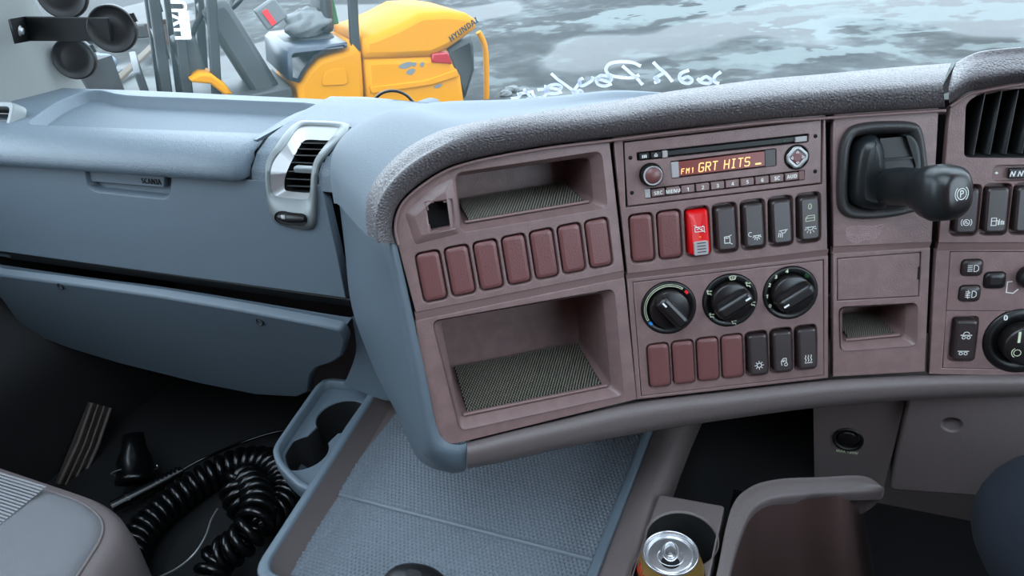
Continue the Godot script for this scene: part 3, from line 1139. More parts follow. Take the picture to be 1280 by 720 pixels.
const VENT_OUTER := [[92, 400], [100, 345], [138, 285], [195, 208], [245, 171], [300, 167], [420, 172], [486, 186], [472, 215], [402, 292], [347, 362], [332, 420], [329, 560], [322, 640], [292, 667], [200, 655], [142, 636], [112, 592], [96, 500]]
func cr(a: Array) -> Array:     # crop coordinates of the vent study to frame pixels
	var o := []
	for p in a:
		o.append([310.0 + p[0] / 3.79, 110.0 + p[1] / 3.79])
	return o
func air_vent() -> void:
	var v := thing("air_vent", "satin grey dashboard air vent with horizontal slats beside glovebox", "air vent")
	var outer := cr(VENT_OUTER)
	var opening := cr([[114, 470], [112, 400], [130, 345], [180, 282], [235, 205], [272, 186], [340, 186], [440, 194], [430, 216], [384, 268], [327, 345], [311, 405], [302, 500], [282, 524], [200, 520], [135, 508]])
	var black := cr([[158, 470], [160, 425], [178, 370], [212, 300], [248, 240], [275, 226], [340, 228], [408, 232], [392, 252], [352, 300], [318, 352], [308, 405], [300, 485], [280, 500], [220, 498], [165, 490]])
	var st := stool()
	var vc := Vector2(310.0 + 235.0 / 3.79, 110.0 + 375.0 / 3.79)
	var o0 := vradial(outer, vc, 0.0)
	var o1 := vradial(outer, vc, 0.004)
	var i1 := vradial(opening, vc, 0.0045)
	var i2 := vradial(opening, vc, 0.002)
	var k1 := vradial(black, vc, -0.006)
	var k2 := vradial(black, vc, -0.030)
	# raise a rounded frame between the outer edge and the opening
	var mid := PackedVector3Array()
	for i in 96:
		mid.append(o1[i].lerp(i1[i], 0.25) + Vector3(0, 0.0006, 0.0012))
	loft(st, [o0, o1, mid, i1, i2], false)
	obj("bezel", st, M.bezel, v)
	st = stool()
	loft(st, [i2, k1], false)
	obj("funnel", st, M.silver, v, "bright satin funnel")
	st = stool()
	loft(st, [k1, k2], true)
	obj("duct", st, M.gap, v)
	# slats
	var cols := [[[172, 470], [298, 476]], [[168, 432], [303, 440]], [[178, 392], [308, 400]], [[192, 345], [320, 352]], [[205, 308], [345, 312]], [[225, 276], [372, 280]], [[243, 246], [395, 250]]]
	for s in cols:
		st = stool()
		var q: Array = cr(s)
		var a := vp(q[0][0], q[0][1], -0.006)
		var b := vp(q[1][0], q[1][1], -0.006)
		var dir := (b - a).normalized()
		var back := Vector3(0, -0.35, -1).normalized() * 0.020
		var upv := Vector3(0, 0.0016, 0)
		loft(st, [PackedVector3Array([a, a + upv, a + upv + back, a + back]), PackedVector3Array([b, b + upv, b + upv + back, b + back])], true)
		obj("slat", st, M.rubber, v)
	st = stool()
	var q: Array = cr([[222, 380], [322, 386]])
	var ta := vp(q[0][0], q[0][1], -0.002)
	var tb := vp(q[1][0], q[1][1], -0.002)
	box(st, (ta + tb) / 2, Vector3((tb - ta).length(), 0.0075, 0.010), Basis(), 0.0015)
	obj("slat_tab", st, M.bezel, v)
	# thumb wheel in the lower bar
	st = stool()
	var wl := cr([[143, 610], [150, 585], [175, 577], [220, 585], [270, 590], [290, 605], [292, 630], [275, 642], [220, 642], [165, 632]])
	loft(st, [vloop(wl, 0.0075), vloop(wl, 0.0055), vloop(wl, 0.0058)], true)
	obj("wheel_slot", st, M.black, v)
	st = stool()
	q = cr([[160, 607], [282, 616]])
	var wa := vp(q[0][0], q[0][1], 0.004)
	var wb := vp(q[1][0], q[1][1], 0.004)
	var wt := PackedVector3Array()
	var rr := []
	for i in 9:
		wt.append(wa.lerp(wb, i / 8.0))
		rr.append(0.0062 - 0.0022 * pow(abs(i - 4) / 4.0, 2))
	tube(st, wt, rr, 12)
	var w := obj("thumb_wheel", st, M.rubber, v)
	st = stool()
	for dx in [0.0, 0.002, 0.004]:
		box(st, wa.lerp(wb, 0.2) + Vector3(dx, 0.003, 0.005), Vector3(0.001, 0.005, 0.0012))
	obj("wheel_mark", st, M.white, w)
func side_vent() -> void:
	var t := frame(py(-12, 147, 0.915), 0, 40)
	var v := thing("air_vent", "air vent with silver top edge at passenger door end of dashboard", "air vent", t)
	var l := rect(0, -8, 110, 70)
	var st := stool()
	plate(st, rp(l, 14, 5), [rp(rect(0, -8, 92, 52), 10, 5)], 22, 1.5, 3)
	obj("bezel", st, M.bezel, v)
	st = stool()
	loft(st, [lift(rp(rect(0, -8, 92, 52), 10, 5), -10), lift(rp(rect(0, -8, 92, 52), 10, 5), -24)], true)
	obj("duct", st, M.gap, v)
	for k in 4:
		st = stool()
		box(st, Vector3(0, -0.026 + 0.012 * k, -0.008), Vector3(0.09, 0.0018, 0.014), Basis(Vector3.RIGHT, 0.3))
		obj("slat", st, M.rubber, v)
	# end cap of the dashboard under this vent
	st = stool()
	sweep_x(st, [[0.908, -0.775], [0.904, -0.735], [0.890, -0.705], [0.870, -0.695], [0.70, -0.69], [0.70, -0.80]], -1.40, -1.264, 2)
	tag(obj("dashboard_end_cap", st, M.dashpad), "grey end section of dashboard next to passenger door", "dashboard panel")

# ------------------------------------------------------------------ console hood, side trim, lower rim
func tf(x: float) -> Transform3D:
	return T0 if x < 775 else (T1 if x < 1038 else (T2 if x < 1172 else T3))
func on(x: float, y: float, h: float) -> Vector3:
	var t := tf(x)
	return t * lp(t, x, y, h)
func console_body() -> void:
	# stations: leather lower edge, dark-to-light turn, ridge, far edge (pixels)
	var S := [
		[[491, 304], [473, 304], [459, 295], [424, 252]], [[487, 282], [470, 272], [458, 252], [418, 215]], [[494, 256], [480, 243], [474, 218], [424, 182]],
		[[515, 232], [505, 214], [507, 186], [447, 157]], [[546, 211], [539, 191], [548, 164], [490, 140]], [[581, 198], [576, 178], [596, 152], [545, 130]],
		[[631, 187], [631, 166], [645, 144], [640, 127]], [[692, 177], [698, 158], [703, 136], [705, 122.5]], [[763, 168.5], [770, 150], [768, 126], [772, 116.5]],
		[[840, 158.5], [842, 138], [845, 113], [860, 105]], [[910, 151], [910, 131], [912, 104], [912, 97]], [[960, 146], [960, 125], [963, 98], [963, 92]],
		[[1040, 140], [1040, 118], [1045, 91], [1045, 86]], [[1115, 135], [1112, 113], [1120, 84], [1120, 79]], [[1181, 131], [1179, 108], [1189, 79], [1190, 75]]]
	var ra := []
	var rb := []
	var rm := []
	var rc := []
	var rd := []
	var re := []
	var rlip := []
	var rin := []
	for i in S.size():
		var s: Array = S[i]
		var left := i < 5
		var off := Vector2(7, 2) if i < 3 else (Vector2(5, 6) if i < 5 else Vector2(1, 7))
		rin.append(on(s[0][0] + off.x * 1.7, s[0][1] + off.y * 1.7, -0.010))
		rlip.append(on(s[0][0] + off.x, s[0][1] + off.y, 0.003))
		ra.append(on(s[0][0] + off.x * 0.5, s[0][1] + off.y * 0.5, 0.000))
		rb.append(on(s[0][0], s[0][1], 0.010))
		var mx: float = lerpf(s[0][0], s[1][0], 0.45)
		var my: float = lerpf(s[0][1], s[1][1], 0.45)
		rm.append(on(mx, my, 0.017))
		var c := on(s[1][0], s[1][1], 0.020)
		rc.append(c)
		var dc := (cb.inverse() * (c - co)).z * -1.0
		if i < 5:
			rd.append(pd(s[2][0], s[2][1], dc + [0.035, 0.04, 0.045, 0.05, 0.055][i]))
		else:
			rd.append(py(s[2][0], s[2][1], c.y + [0.004, 0.004, 0.003, 0.002, 0.002, 0.002, 0.002, 0.002, 0.002, 0.002][i - 5]))
		if i < 4:
			re.append(pd(s[3][0], s[3][1], [0.945, 0.94, 0.945, 0.965][i]))
		elif i < 9:
			re.append(py(s[3][0], s[3][1], [0.928, 0.938, 0.950, 0.960, 0.969, 0.975][i - 4]))
		else:
			re.append(rd[i] + Vector3(-0.01, -0.05 if i > 9 else -0.022, -0.12 if i > 9 else -0.05))
	var hood := thing("dashboard_hood", "padded grey leather-grain hood wrapping over radio and storage modules", "dashboard hood")
	var st := stool()
	var rcd := []
	var rc2 := []
	for i in S.size():
		rc2.append(rc[i].lerp(rd[i], 0.14) + (Vector3(0, 0.0035, 0) if i >= 5 else Vector3(0, 0.001, 0)))
		rcd.append(rc[i].lerp(rd[i], 0.5) + Vector3(0, 0.004, 0))
	patch(st, [ra, rb, rm, rc, rc2, rcd, rd], 5, 4)
	obj("padded_brow", st, M.pad, hood)
	st = stool()
	var rde := []
	for i in S.size():
		rde.append(rd[i].lerp(re[i], 0.5) + (Vector3(0, -0.003, 0) if i >= 5 else Vector3(-0.012, 0.012, 0.0)))
	var rback := []
	for i in S.size():
		rback.append(re[i] + (Vector3(0, -0.09, -0.09) if i >= 5 else Vector3(0.0, -0.02, -0.12)))
	patch(st, [rd, rde, re, rback], 5, 4)
	obj("shoulder", st, M.shoulder, hood)
	st = stool()
	patch(st, [rlip, rin], 5, 2)
	var lip := PackedVector3Array(rlip)
	tube(st, spline(lip, 5), 0.0016, 6)
	obj("lip", st, M.trim, hood)
	# right hood over the lamp controls, separated by a seam
	var R := [[[1186, 126], [1186, 108], [1194, 80]], [[1209, 111.5], [1206, 93], [1212, 71]], [[1226, 107], [1228, 85], [1233, 66]], [[1280, 98], [1280, 79], [1282, 62]], [[1360, 92], [1360, 73], [1362, 57]]]
	ra = []
	rb = []
	rm = []
	rc = []
	rd = []
	re = []
	rcd = []
	rlip = []
	rin = []
	for s in R:
		rin.append(T3 * lp(T3, s[0][0] + 2, s[0][1] + 12, -0.010))
		rlip.append(T3 * lp(T3, s[0][0] + 1.5, s[0][1] + 7, 0.003))
		ra.append(T3 * lp(T3, s[0][0] + 1, s[0][1] + 4, 0.0))
		rb.append(T3 * lp(T3, s[0][0], s[0][1], 0.012))
		rm.append(T3 * lp(T3, lerpf(s[0][0], s[1][0], 0.45), lerpf(s[0][1], s[1][1], 0.45), 0.022))
		rc.append(T3 * lp(T3, s[1][0], s[1][1], 0.017))
		rd.append(py(s[2][0], s[2][1], rc[-1].y + 0.003))
		rcd.append(rc[-1].lerp(rd[-1], 0.45) + Vector3(0, 0.004, 0))
		re.append(rd[-1] + Vector3(0, -0.07, -0.12))
	var hr := thing("dashboard_hood", "padded grey leather-grain hood over driver-side vent, right of seam", "dashboard hood")
	st = stool()
	patch(st, [ra, rb, rm, rc, rcd, rd, re], 5, 4)
	# left end of this hood, seen in the seam
	fan(st, PackedVector3Array([ra[0], rb[0], rm[0], rc[0], rcd[0], rd[0]]))
	obj("padded_brow", st, M.pad, hr)
	st = stool()
	patch(st, [rlip, rin], 5, 2)
	tube(st, spline(PackedVector3Array(rlip), 5), 0.0016, 6)
	obj("lip", st, M.trim, hr)
	# side trim of the console
	var N := [[[488, 284], [480, 284], [469, 282], [452, 266], [424, 236]], [[495, 304], [486, 305], [472, 304], [452, 288], [424, 252]], [[508, 360], [498, 362], [487, 362], [463, 350], [431, 310]], [[520, 415], [510, 420], [499, 424], [473, 415], [440, 385]],
		[[533, 475], [522, 481], [511, 487], [493, 484], [468, 462]], [[545, 532], [534, 541], [523, 546], [510, 536], [495, 515]], [[556, 551], [544, 563], [532, 570], [522, 561], [508, 545]], [[572, 556], [565, 569], [556, 583], [543, 586], [527, 578]], [[583, 554], [583, 566], [583, 582], [580, 589], [565, 592]]]
	var dep := [[0.045, 0.13, 0.965], [0.022, 0.10, 0.948], [0.02, 0.10, 0.96], [0.02, 0.10, 0.97], [0.02, 0.09, 0.95], [0.02, 0.07, 0.90], [0.018, 0.06, 0.86], [0.012, 0.04, 0.84], [0.010, 0.025, 0.83]]
	var r0 := []
	var r1 := []
	var r2 := []
	var r3 := []
	var r4 := []
	var rz := []
	for i in N.size():
		var s: Array = N[i]
		rz.append(T0 * lp(T0, s[0][0] + 2, s[0][1] - 1, -0.012))
		r0.append(T0 * lp(T0, s[0][0], s[0][1], 0.002 if i > 0 else -0.010))
		r1.append(T0 * lp(T0, s[1][0], s[1][1], 0.004 if i > 0 else -0.012))
		var d0: float = -(cb.inverse() * (r1[-1] - co)).z
		r2.append(pd(s[2][0], s[2][1], d0 + dep[i][0]))
		r3.append(pd(s[3][0], s[3][1], d0 + dep[i][1]))
		r4.append(pd(s[4][0], s[4][1], dep[i][2]))
	st = stool()
	patch(st, [rz, r0], 4, 2)
	patch(st, [r0, r1, r2, r3, r4], 5, 4)
	tag(obj("console_side_trim", st, M.side), "smooth grey side trim curving down left edge of console", "console trim")
	# lower rim under the modules
	var L := [[584, 555, 586], [640, 541, 575], [700, 527, 561], [797, 505, 542], [920, 490, 523], [1038, 477, 508], [1160, 470.5, 499], [1280, 469, 495], [1380, 469, 494]]
	r0 = []
	r1 = []
	r2 = []
	r3 = []
	r4 = []
	rz = []
	for s in L:
		var t := tf(s[0]) if s[0] != 797 else T0
		rz.append(t * lp(t, s[0], s[1] - 3, -0.012))
		r0.append(t * lp(t, s[0], s[1], 0.001))
		r1.append(t * lp(t, s[0], lerpf(s[1], s[2], 0.35), 0.008))
		r2.append(t * lp(t, s[0], lerpf(s[1], s[2], 0.8), 0.004))
		r3.append(t * lp(t, s[0], s[2], -0.008))
		r4.append(r3[-1] + Vector3(-0.06, 0.01, -0.16))
	st = stool()
	patch(st, [rz, r0, r1, r2, r3], 5, 4)
	patch(st, [r3, r4], 5, 2)
	tag(obj("console_lower_rim", st, M.lower), "curved grey rim strip running along bottom of console modules", "console trim")
	# dark carcass behind the modules
	var kc := thing("console_carcass", "black inner carcass behind the console modules", "carcass")
	for e in [[T0, -104.0, 196.0], [T1, 3.0, 190.0], [T2, 50.0, 92.0], [T3, 150.0, 290.0]]:
		st = stool()
		box(st, Vector3(e[1] * MM, 0.0, -0.118), Vector3(e[2] * MM, 0.26, 0.012))
		var o := obj("back_board", st, M.gap, kc)
		o.transform = e[0]

# ------------------------------------------------------------------ pieces of the console
func module(called: String, label: String, t: Transform3D) -> Node3D:
	return thing(called, label, "control panel", t)
const SW := 22.0     # switch opening
const SH := 47.0
func sw_hole(u: float, v: float, w := SW, h := SH) -> PackedVector2Array:
	return rp(rect(u, v, w + 2.5, h + 2.5), 6.0, 4)
func socket(st: SurfaceTool, u: float, v: float, w := SW, h := SH) -> void:
	# dished wall round a switch, down to a dark floor
	var l := rect(u, v, w + 2.5, h + 2.5)
	loft(st, [lift(rp(l, 6.0, 4), -0.7), lift(rp(ip(l, 0.8), 5.4, 4), -4.0), lift(rp(ip(l, 1.0), 5.2, 4), -9.0)], true)
var blank_mesh: Mesh
func blank(parent: Node, u: float, v: float) -> void:
	if blank_mesh == null:
		var st := stool()
		pillow(st, rect(0, 0, SW - 1.0, SH - 1.5), [[0.0, -8.0], [0.0, -1.6], [0.35, -0.8], [1.1, -0.35], [3.5, 0.1]], 5.0)
		st.generate_normals()
		blank_mesh = st.commit()
		blank_mesh.surface_set_material(0, M.blank)
	var mi := MeshInstance3D.new()
	mi.mesh = blank_mesh
	mi.name = numbered(parent, "blank_cover")
	parent.add_child(mi)
	mi.position = Vector3(u, v, 0) * MM
	mi.rotation = Vector3(rng.randf_range(-0.012, 0.012), rng.randf_range(-0.012, 0.012), 0)
func rocker(parent: Node, u: float, v: float, label: String, icon: Array, m: Material = null, tilt := 0.075) -> Node3D:
	var st := stool()
	# long convex key, proud at its lower end
	var L := rect(0, 0, SW - 3.0, SH - 5.0)
	var loops := []
	for p in [[0.0, -8.0, 0], [0.0, 2.0, 1], [0.3, 3.1, 1], [1.0, 3.8, 1], [2.2, 4.2, 1]]:
		var l := lift(rp(ip(L, p[0]), max(1.0, 3.6 - p[0] * 0.5), 4), p[1])
		if p[2]:
			for i in l.size():
				l[i].z += -l[i].y * tilt
		loops.append(l)
	loft(st, loops)
	var k := obj("rocker_switch", st, M.rocker if m == null else m, parent, label)
	k.position = Vector3(u, v, 0) * MM
	if icon.size():
		st = stool()
		strokes(st, icon, 0.62, 0.0, 0.1)
		var ic := obj("symbol", st, M.white, k)
		ic.transform = Transform3D(Basis(Vector3.RIGHT, atan(-tilt) * -1.0 * -1.0), Vector3(0, -0.0105, 0.0042 + 0.0105 * tilt))
	return k
func bumps(st: SurfaceTool, o: Vector3, du: Vector3, dv: Vector3, nu: int, nv: int, h: Vector3, fill := 0.82) -> void:
	# field of small pyramids, rows staggered
	st.set_smooth_group(-1)
	for j in nv:
		for i in nu:
			var c := o + du * ((i + 0.5 + (0.5 if j % 2 else 0.0)) / (nu + 0.5)) + dv * ((j + 0.5) / nv)
			var a := du / (nu + 0.5) * 0.5 * fill
			var b := dv / nv * 0.5 * fill
			var top := [c - a * 0.35 - b * 0.35 + h, c + a * 0.35 - b * 0.35 + h, c + a * 0.35 + b * 0.35 + h, c - a * 0.35 + b * 0.35 + h]
			var bot := [c - a - b, c + a - b, c + a + b, c - a + b]
			q4(st, top[0], top[1], top[2], top[3])
			for k in 4:
				q4(st, bot[k], bot[(k + 1) % 4], top[(k + 1) % 4], top[k])
func cubby(parent: Node, outer: PackedVector2Array, open: PackedVector2Array, depth: float, m: Material, nu: int, nv: int, rise := 8.0) -> void:
	# outer: edge at the face; open: mouth a little deeper; four corners each, ccw from lower left
	var back := PackedVector2Array([open[0] + Vector2(4, rise), open[1] + Vector2(-4, rise), open[2] + Vector2(-4, -3), open[3] + Vector2(4, -3)])
	var st := stool()
	loft(st, [lift(rp(outer, 7.0, 4), -0.7), lift(rp(open, 6.0, 4), -9.0), lift(rp(ip(open, 0.6), 6.0, 4), -11.0), lift(rp(back, 8.0, 4), -depth)], true)
	obj("tray_box", st, m, parent)
	st = stool()
	var o := Vector3(open[0].x + 8, open[0].y + 3.0, -16) * MM
	var du := Vector3(open[1].x - open[0].x - 16, open[1].y - open[0].y, 0) * MM
	var dv := Vector3(0, rise - 0.5, -(depth - 20)) * MM
	q4(st, o, o + du, o + du + dv, o + dv)
	obj("rubber_mat", st, M.rubber, parent)
	st = stool()
	bumps(st, o, du, dv, nu, nv, Vector3(0, 0.0018, 0), 0.6)
	var b := obj("mat_nubs", st, M.binmat, parent)
	b.set_meta("kind", "stuff")
	st = stool()
	box(st, o + du * 0.5 + Vector3(0, -0.0002, 0.0035), Vector3(du.x + 0.008, 0.0024, 0.005), Basis(Vector3.BACK, atan2(du.y, du.x)), 0.0008)
	obj("mat_lip", st, M.trim, parent)
func storage_module() -> void:
	# ---- upper half: square blank opening, shallow tray, seven blanked switch places
	var m := module("storage_module", "mauve-grey console module with open tray above seven blank switch covers", T0)
	var out := pts2([[-207, 2.5], [-2.0, 1.5], [-1.5, 126], [-49, 129.5], [-94, 131], [-131, 130], [-165, 124], [-189, 114.5], [-202, 104], [-209.5, 91], [-211, 73]])
	var tray_o := pts2([[-152, 69], [-11, 66], [-10.5, 119.5], [-148, 123.5]])
	var tray_i := pts2([[-150, 73], [-21, 70.5], [-19, 115.5], [-147, 120]])
	var sq := pts2([[-180, 75.5], [-157.5, 75.5], [-156, 101], [-178.5, 102.5]])
	var holes := [rp(tray_o, 7, 4), ip(sq, -3)]
	var us := []
	for k in 7:
		us.append(-186.0 + 27.05 * k)
		holes.append(sw_hole(us[k], 33.5))
	var st := stool()
	plate(st, out, holes, 9.0)
	for u in us:
		socket(st, u, 33.5)
	obj("face_plate", st, M.face, m)
	for u in us:
		blank(m, u, 33.5)
	cubby(m, tray_o, tray_i, 92, M.face, 40, 18, 10.0)
	# raised block round the square opening
	st = stool()
	var blk := pts2([[-195, 66], [-153.5, 68.5], [-151, 119.5], [-170, 114], [-199, 96]])
	var l1 := rp(blk, 3, 3)
	loft(st, [lift(l1, 0), lift(rp(ip(blk, 1.0), 3, 3), 0.6), lift(rp(ip(blk, 7.0), 2.5, 3), 4.6), lift(rp(ip(blk, 8.0), 2, 3), 4.8)], false)
	face(st, rp(ip(blk, 8.0), 2, 3), [ip(sq, -1.5)], 4.8)
	loft(st, [lift(ip(sq, -1.5), 4.8), lift(ip(sq, -0.6), 4.0), lift(sq, 3.0), lift(sq, -30)], true)
	obj("raised_block", st, M.face, m)
	st = stool()
	loft(st, [lift(sq, -7.5), lift(sq, -29)], true)
	loft(st, [lift(sq, -12.0), lift(ip(sq, 0.2), -12.0)], true)
	obj("square_opening", st, M.gap, m)
	st = stool()
	for c in [[0, 1, 1], [1, 1, -1], [2, -1, -1], [3, -1, 1]]:
		var p := sq[c[0]]
		box(st, Vector3(p.x + (3.5 if c[0] in [0, 3] else -3.5), p.y + (0.6 if c[0] in [0, 1] else -0.6), 2.0) * MM, Vector3(7, 1.2, 3) * MM)
		box(st, Vector3(p.x + (0.6 if c[0] in [0, 3] else -0.6), p.y + (3.5 if c[0] in [0, 1] else -3.5), 2.0) * MM, Vector3(1.2, 7, 3) * MM)
	obj("clip_edge", st, M.face, m)
	# ---- lower half: large open bin
	var m2 := module("storage_bin", "mauve-grey console module with large open bin and rubber mat", T0)
	var out2 := pts2([[-209, -6], [-211.5, -60], [-211, -126], [-206, -135], [-197, -139], [-186, -139.5], [-100, -138], [-4, -136.5], [-2, -6]])
	out2.reverse()
	out2 = ccw(out2)
	var bin_o := pts2([[-187, -126], [-18, -128], [-14, -15], [-193, -9.5]])
	var bin_i := pts2([[-185, -118], [-27, -121], [-23.5, -18.5], [-186, -12.5]])
	st = stool()
	plate(st, out2, [rp(bin_o, 7, 4)], 9.0, 0.7, -2.0)
	obj("face_plate", st, M.face, m2)
	cubby(m2, bin_o, bin_i, 108, M.face, 46, 26, 16.0)
	# sloping ledge between the two halves
	st = stool()
	loft(st, [PackedVector3Array([Vector3(-208, 2.4, -1) * MM, Vector3(-208, -6.5, -3.5) * MM, Vector3(-208, -6.5, -9) * MM, Vector3(-208, 2.4, -9) * MM]), PackedVector3Array([Vector3(-2, 1.4, -1) * MM, Vector3(-2, -6.5, -3.5) * MM, Vector3(-2, -6.5, -9) * MM, Vector3(-2, 1.4, -9) * MM])], true, -1)
	obj("ledge", st, M.ledge, m2)

# symbols, in millimetres about the middle
func ic_lamp_rays() -> Array:
	var o := [[[-5, 2.4], [5, 2.4]], arc(0, 2.2, 2.7, 180, 360)]
	for a in [200, 235, 270, 305, 340]:
		o.append([[4.0 * cos(deg_to_rad(a)), 2.2 + 4.0 * sin(deg_to_rad(a))], [6.0 * cos(deg_to_rad(a)), 2.2 + 6.0 * sin(deg_to_rad(a))]])
	return o
func shift(ic: Array, dx: float, dy: float, sc := 1.0) -> Array:
	var o := []
	for l in ic:
		var r := []
		for p in l:
			r.append([p[0] * sc + dx, p[1] * sc + dy])
		o.append(r)
	return o
func ic_snow() -> Array:
	var o := [arc(0, 0, 2.2, 0, 360, 12)]
	for k in 8:
		var a := TAU * k / 8
		o.append([[2.4 * cos(a), 2.4 * sin(a)], [4.4 * cos(a), 4.4 * sin(a)]])
	return o
func ic_heat() -> Array:
	var o := [[[-3.8, -3.6], [3.8, -3.6]]]
	for x in [-2.8, 0.0, 2.8]:
		o.append([[x - 0.4, -2.2], [x + 0.6, -0.6], [x - 0.6, 1.4], [x + 0.4, 3.2], [x, 4.4]])
	return o
func ic_mirror() -> Array:
	return [[[-2.6, 3.0], [2.0, 3.4], [2.6, 1.0], [2.4, -3.2], [-2.6, -3.0], [-2.6, 3.0]], [[-1.6, 1.6], [1.2, 1.8]], [[2.2, 3.4], [4.2, 4.4]], [[2.4, -3.2], [4.6, -4.6]]]
func ic_door_heater() -> Array:
	return [[[-2.2, -3.0], [-2.6, 1.0], [-0.6, 4.0], [2.6, 4.0], [2.6, -1.0]], [[-1.6, 1.2], [1.6, 1.2]], arc(2.0, -2.4, 1.6, 0, 360, 10), [[0.4, 2.6], [-0.8, 0.2]]]
func ic_abs() -> Array:
	return [arc(0, 0, 2.8, 0, 360, 14), arc(0, 0, 4.6, 140, 220), arc(0, 0, 4.6, -40, 40), [[-1.4, -1.0], [-1.2, 1.0], [0, 1.2], [0.4, -1.0], [1.6, -0.6]]]
func ic_pump() -> Array:
	return [[[-4.2, -3.4], [-4.2, 3.6], [0.0, 3.6], [0.0, -3.4], [-4.6, -3.4]], [[-4.2, 0.8], [0, 0.8]], [[0, 1.4], [1.6, 1.0], [1.6, -2.6], [2.4, -2.8], [2.6, 2.4]], [[4.0, -2.6], [4.0, 0.6], [5.2, 0.8], [5.2, -2.6]], [[6.4, -2.6], [6.4, 0.4]]]
func ic_battery_off() -> Array:
	return [[[-4.4, -2.4], [-4.4, 2.0], [4.4, 2.0], [4.4, -2.4], [-4.4, -2.4]], [[-3.2, 2.2], [-3.2, 3.2]], [[3.2, 2.2], [3.2, 3.2]], [[-2.8, 0.0], [-1.2, 0.0]], [[1.2, 0.0], [2.8, 0.0]], [[-5.2, 4.4], [5.2, -3.6]]]
func ic_axle(lift: bool) -> Array:
	var o := [[[-5.0, 0.8], [5.0, 0.8]], arc(-2.2, -1.6, 1.5, 0, 360, 10), arc(2.2, -1.6, 1.5, 0, 360, 10)]
	if lift:
		o.append(arc(0, 1.4, 2.8, 20, 170))
	return o

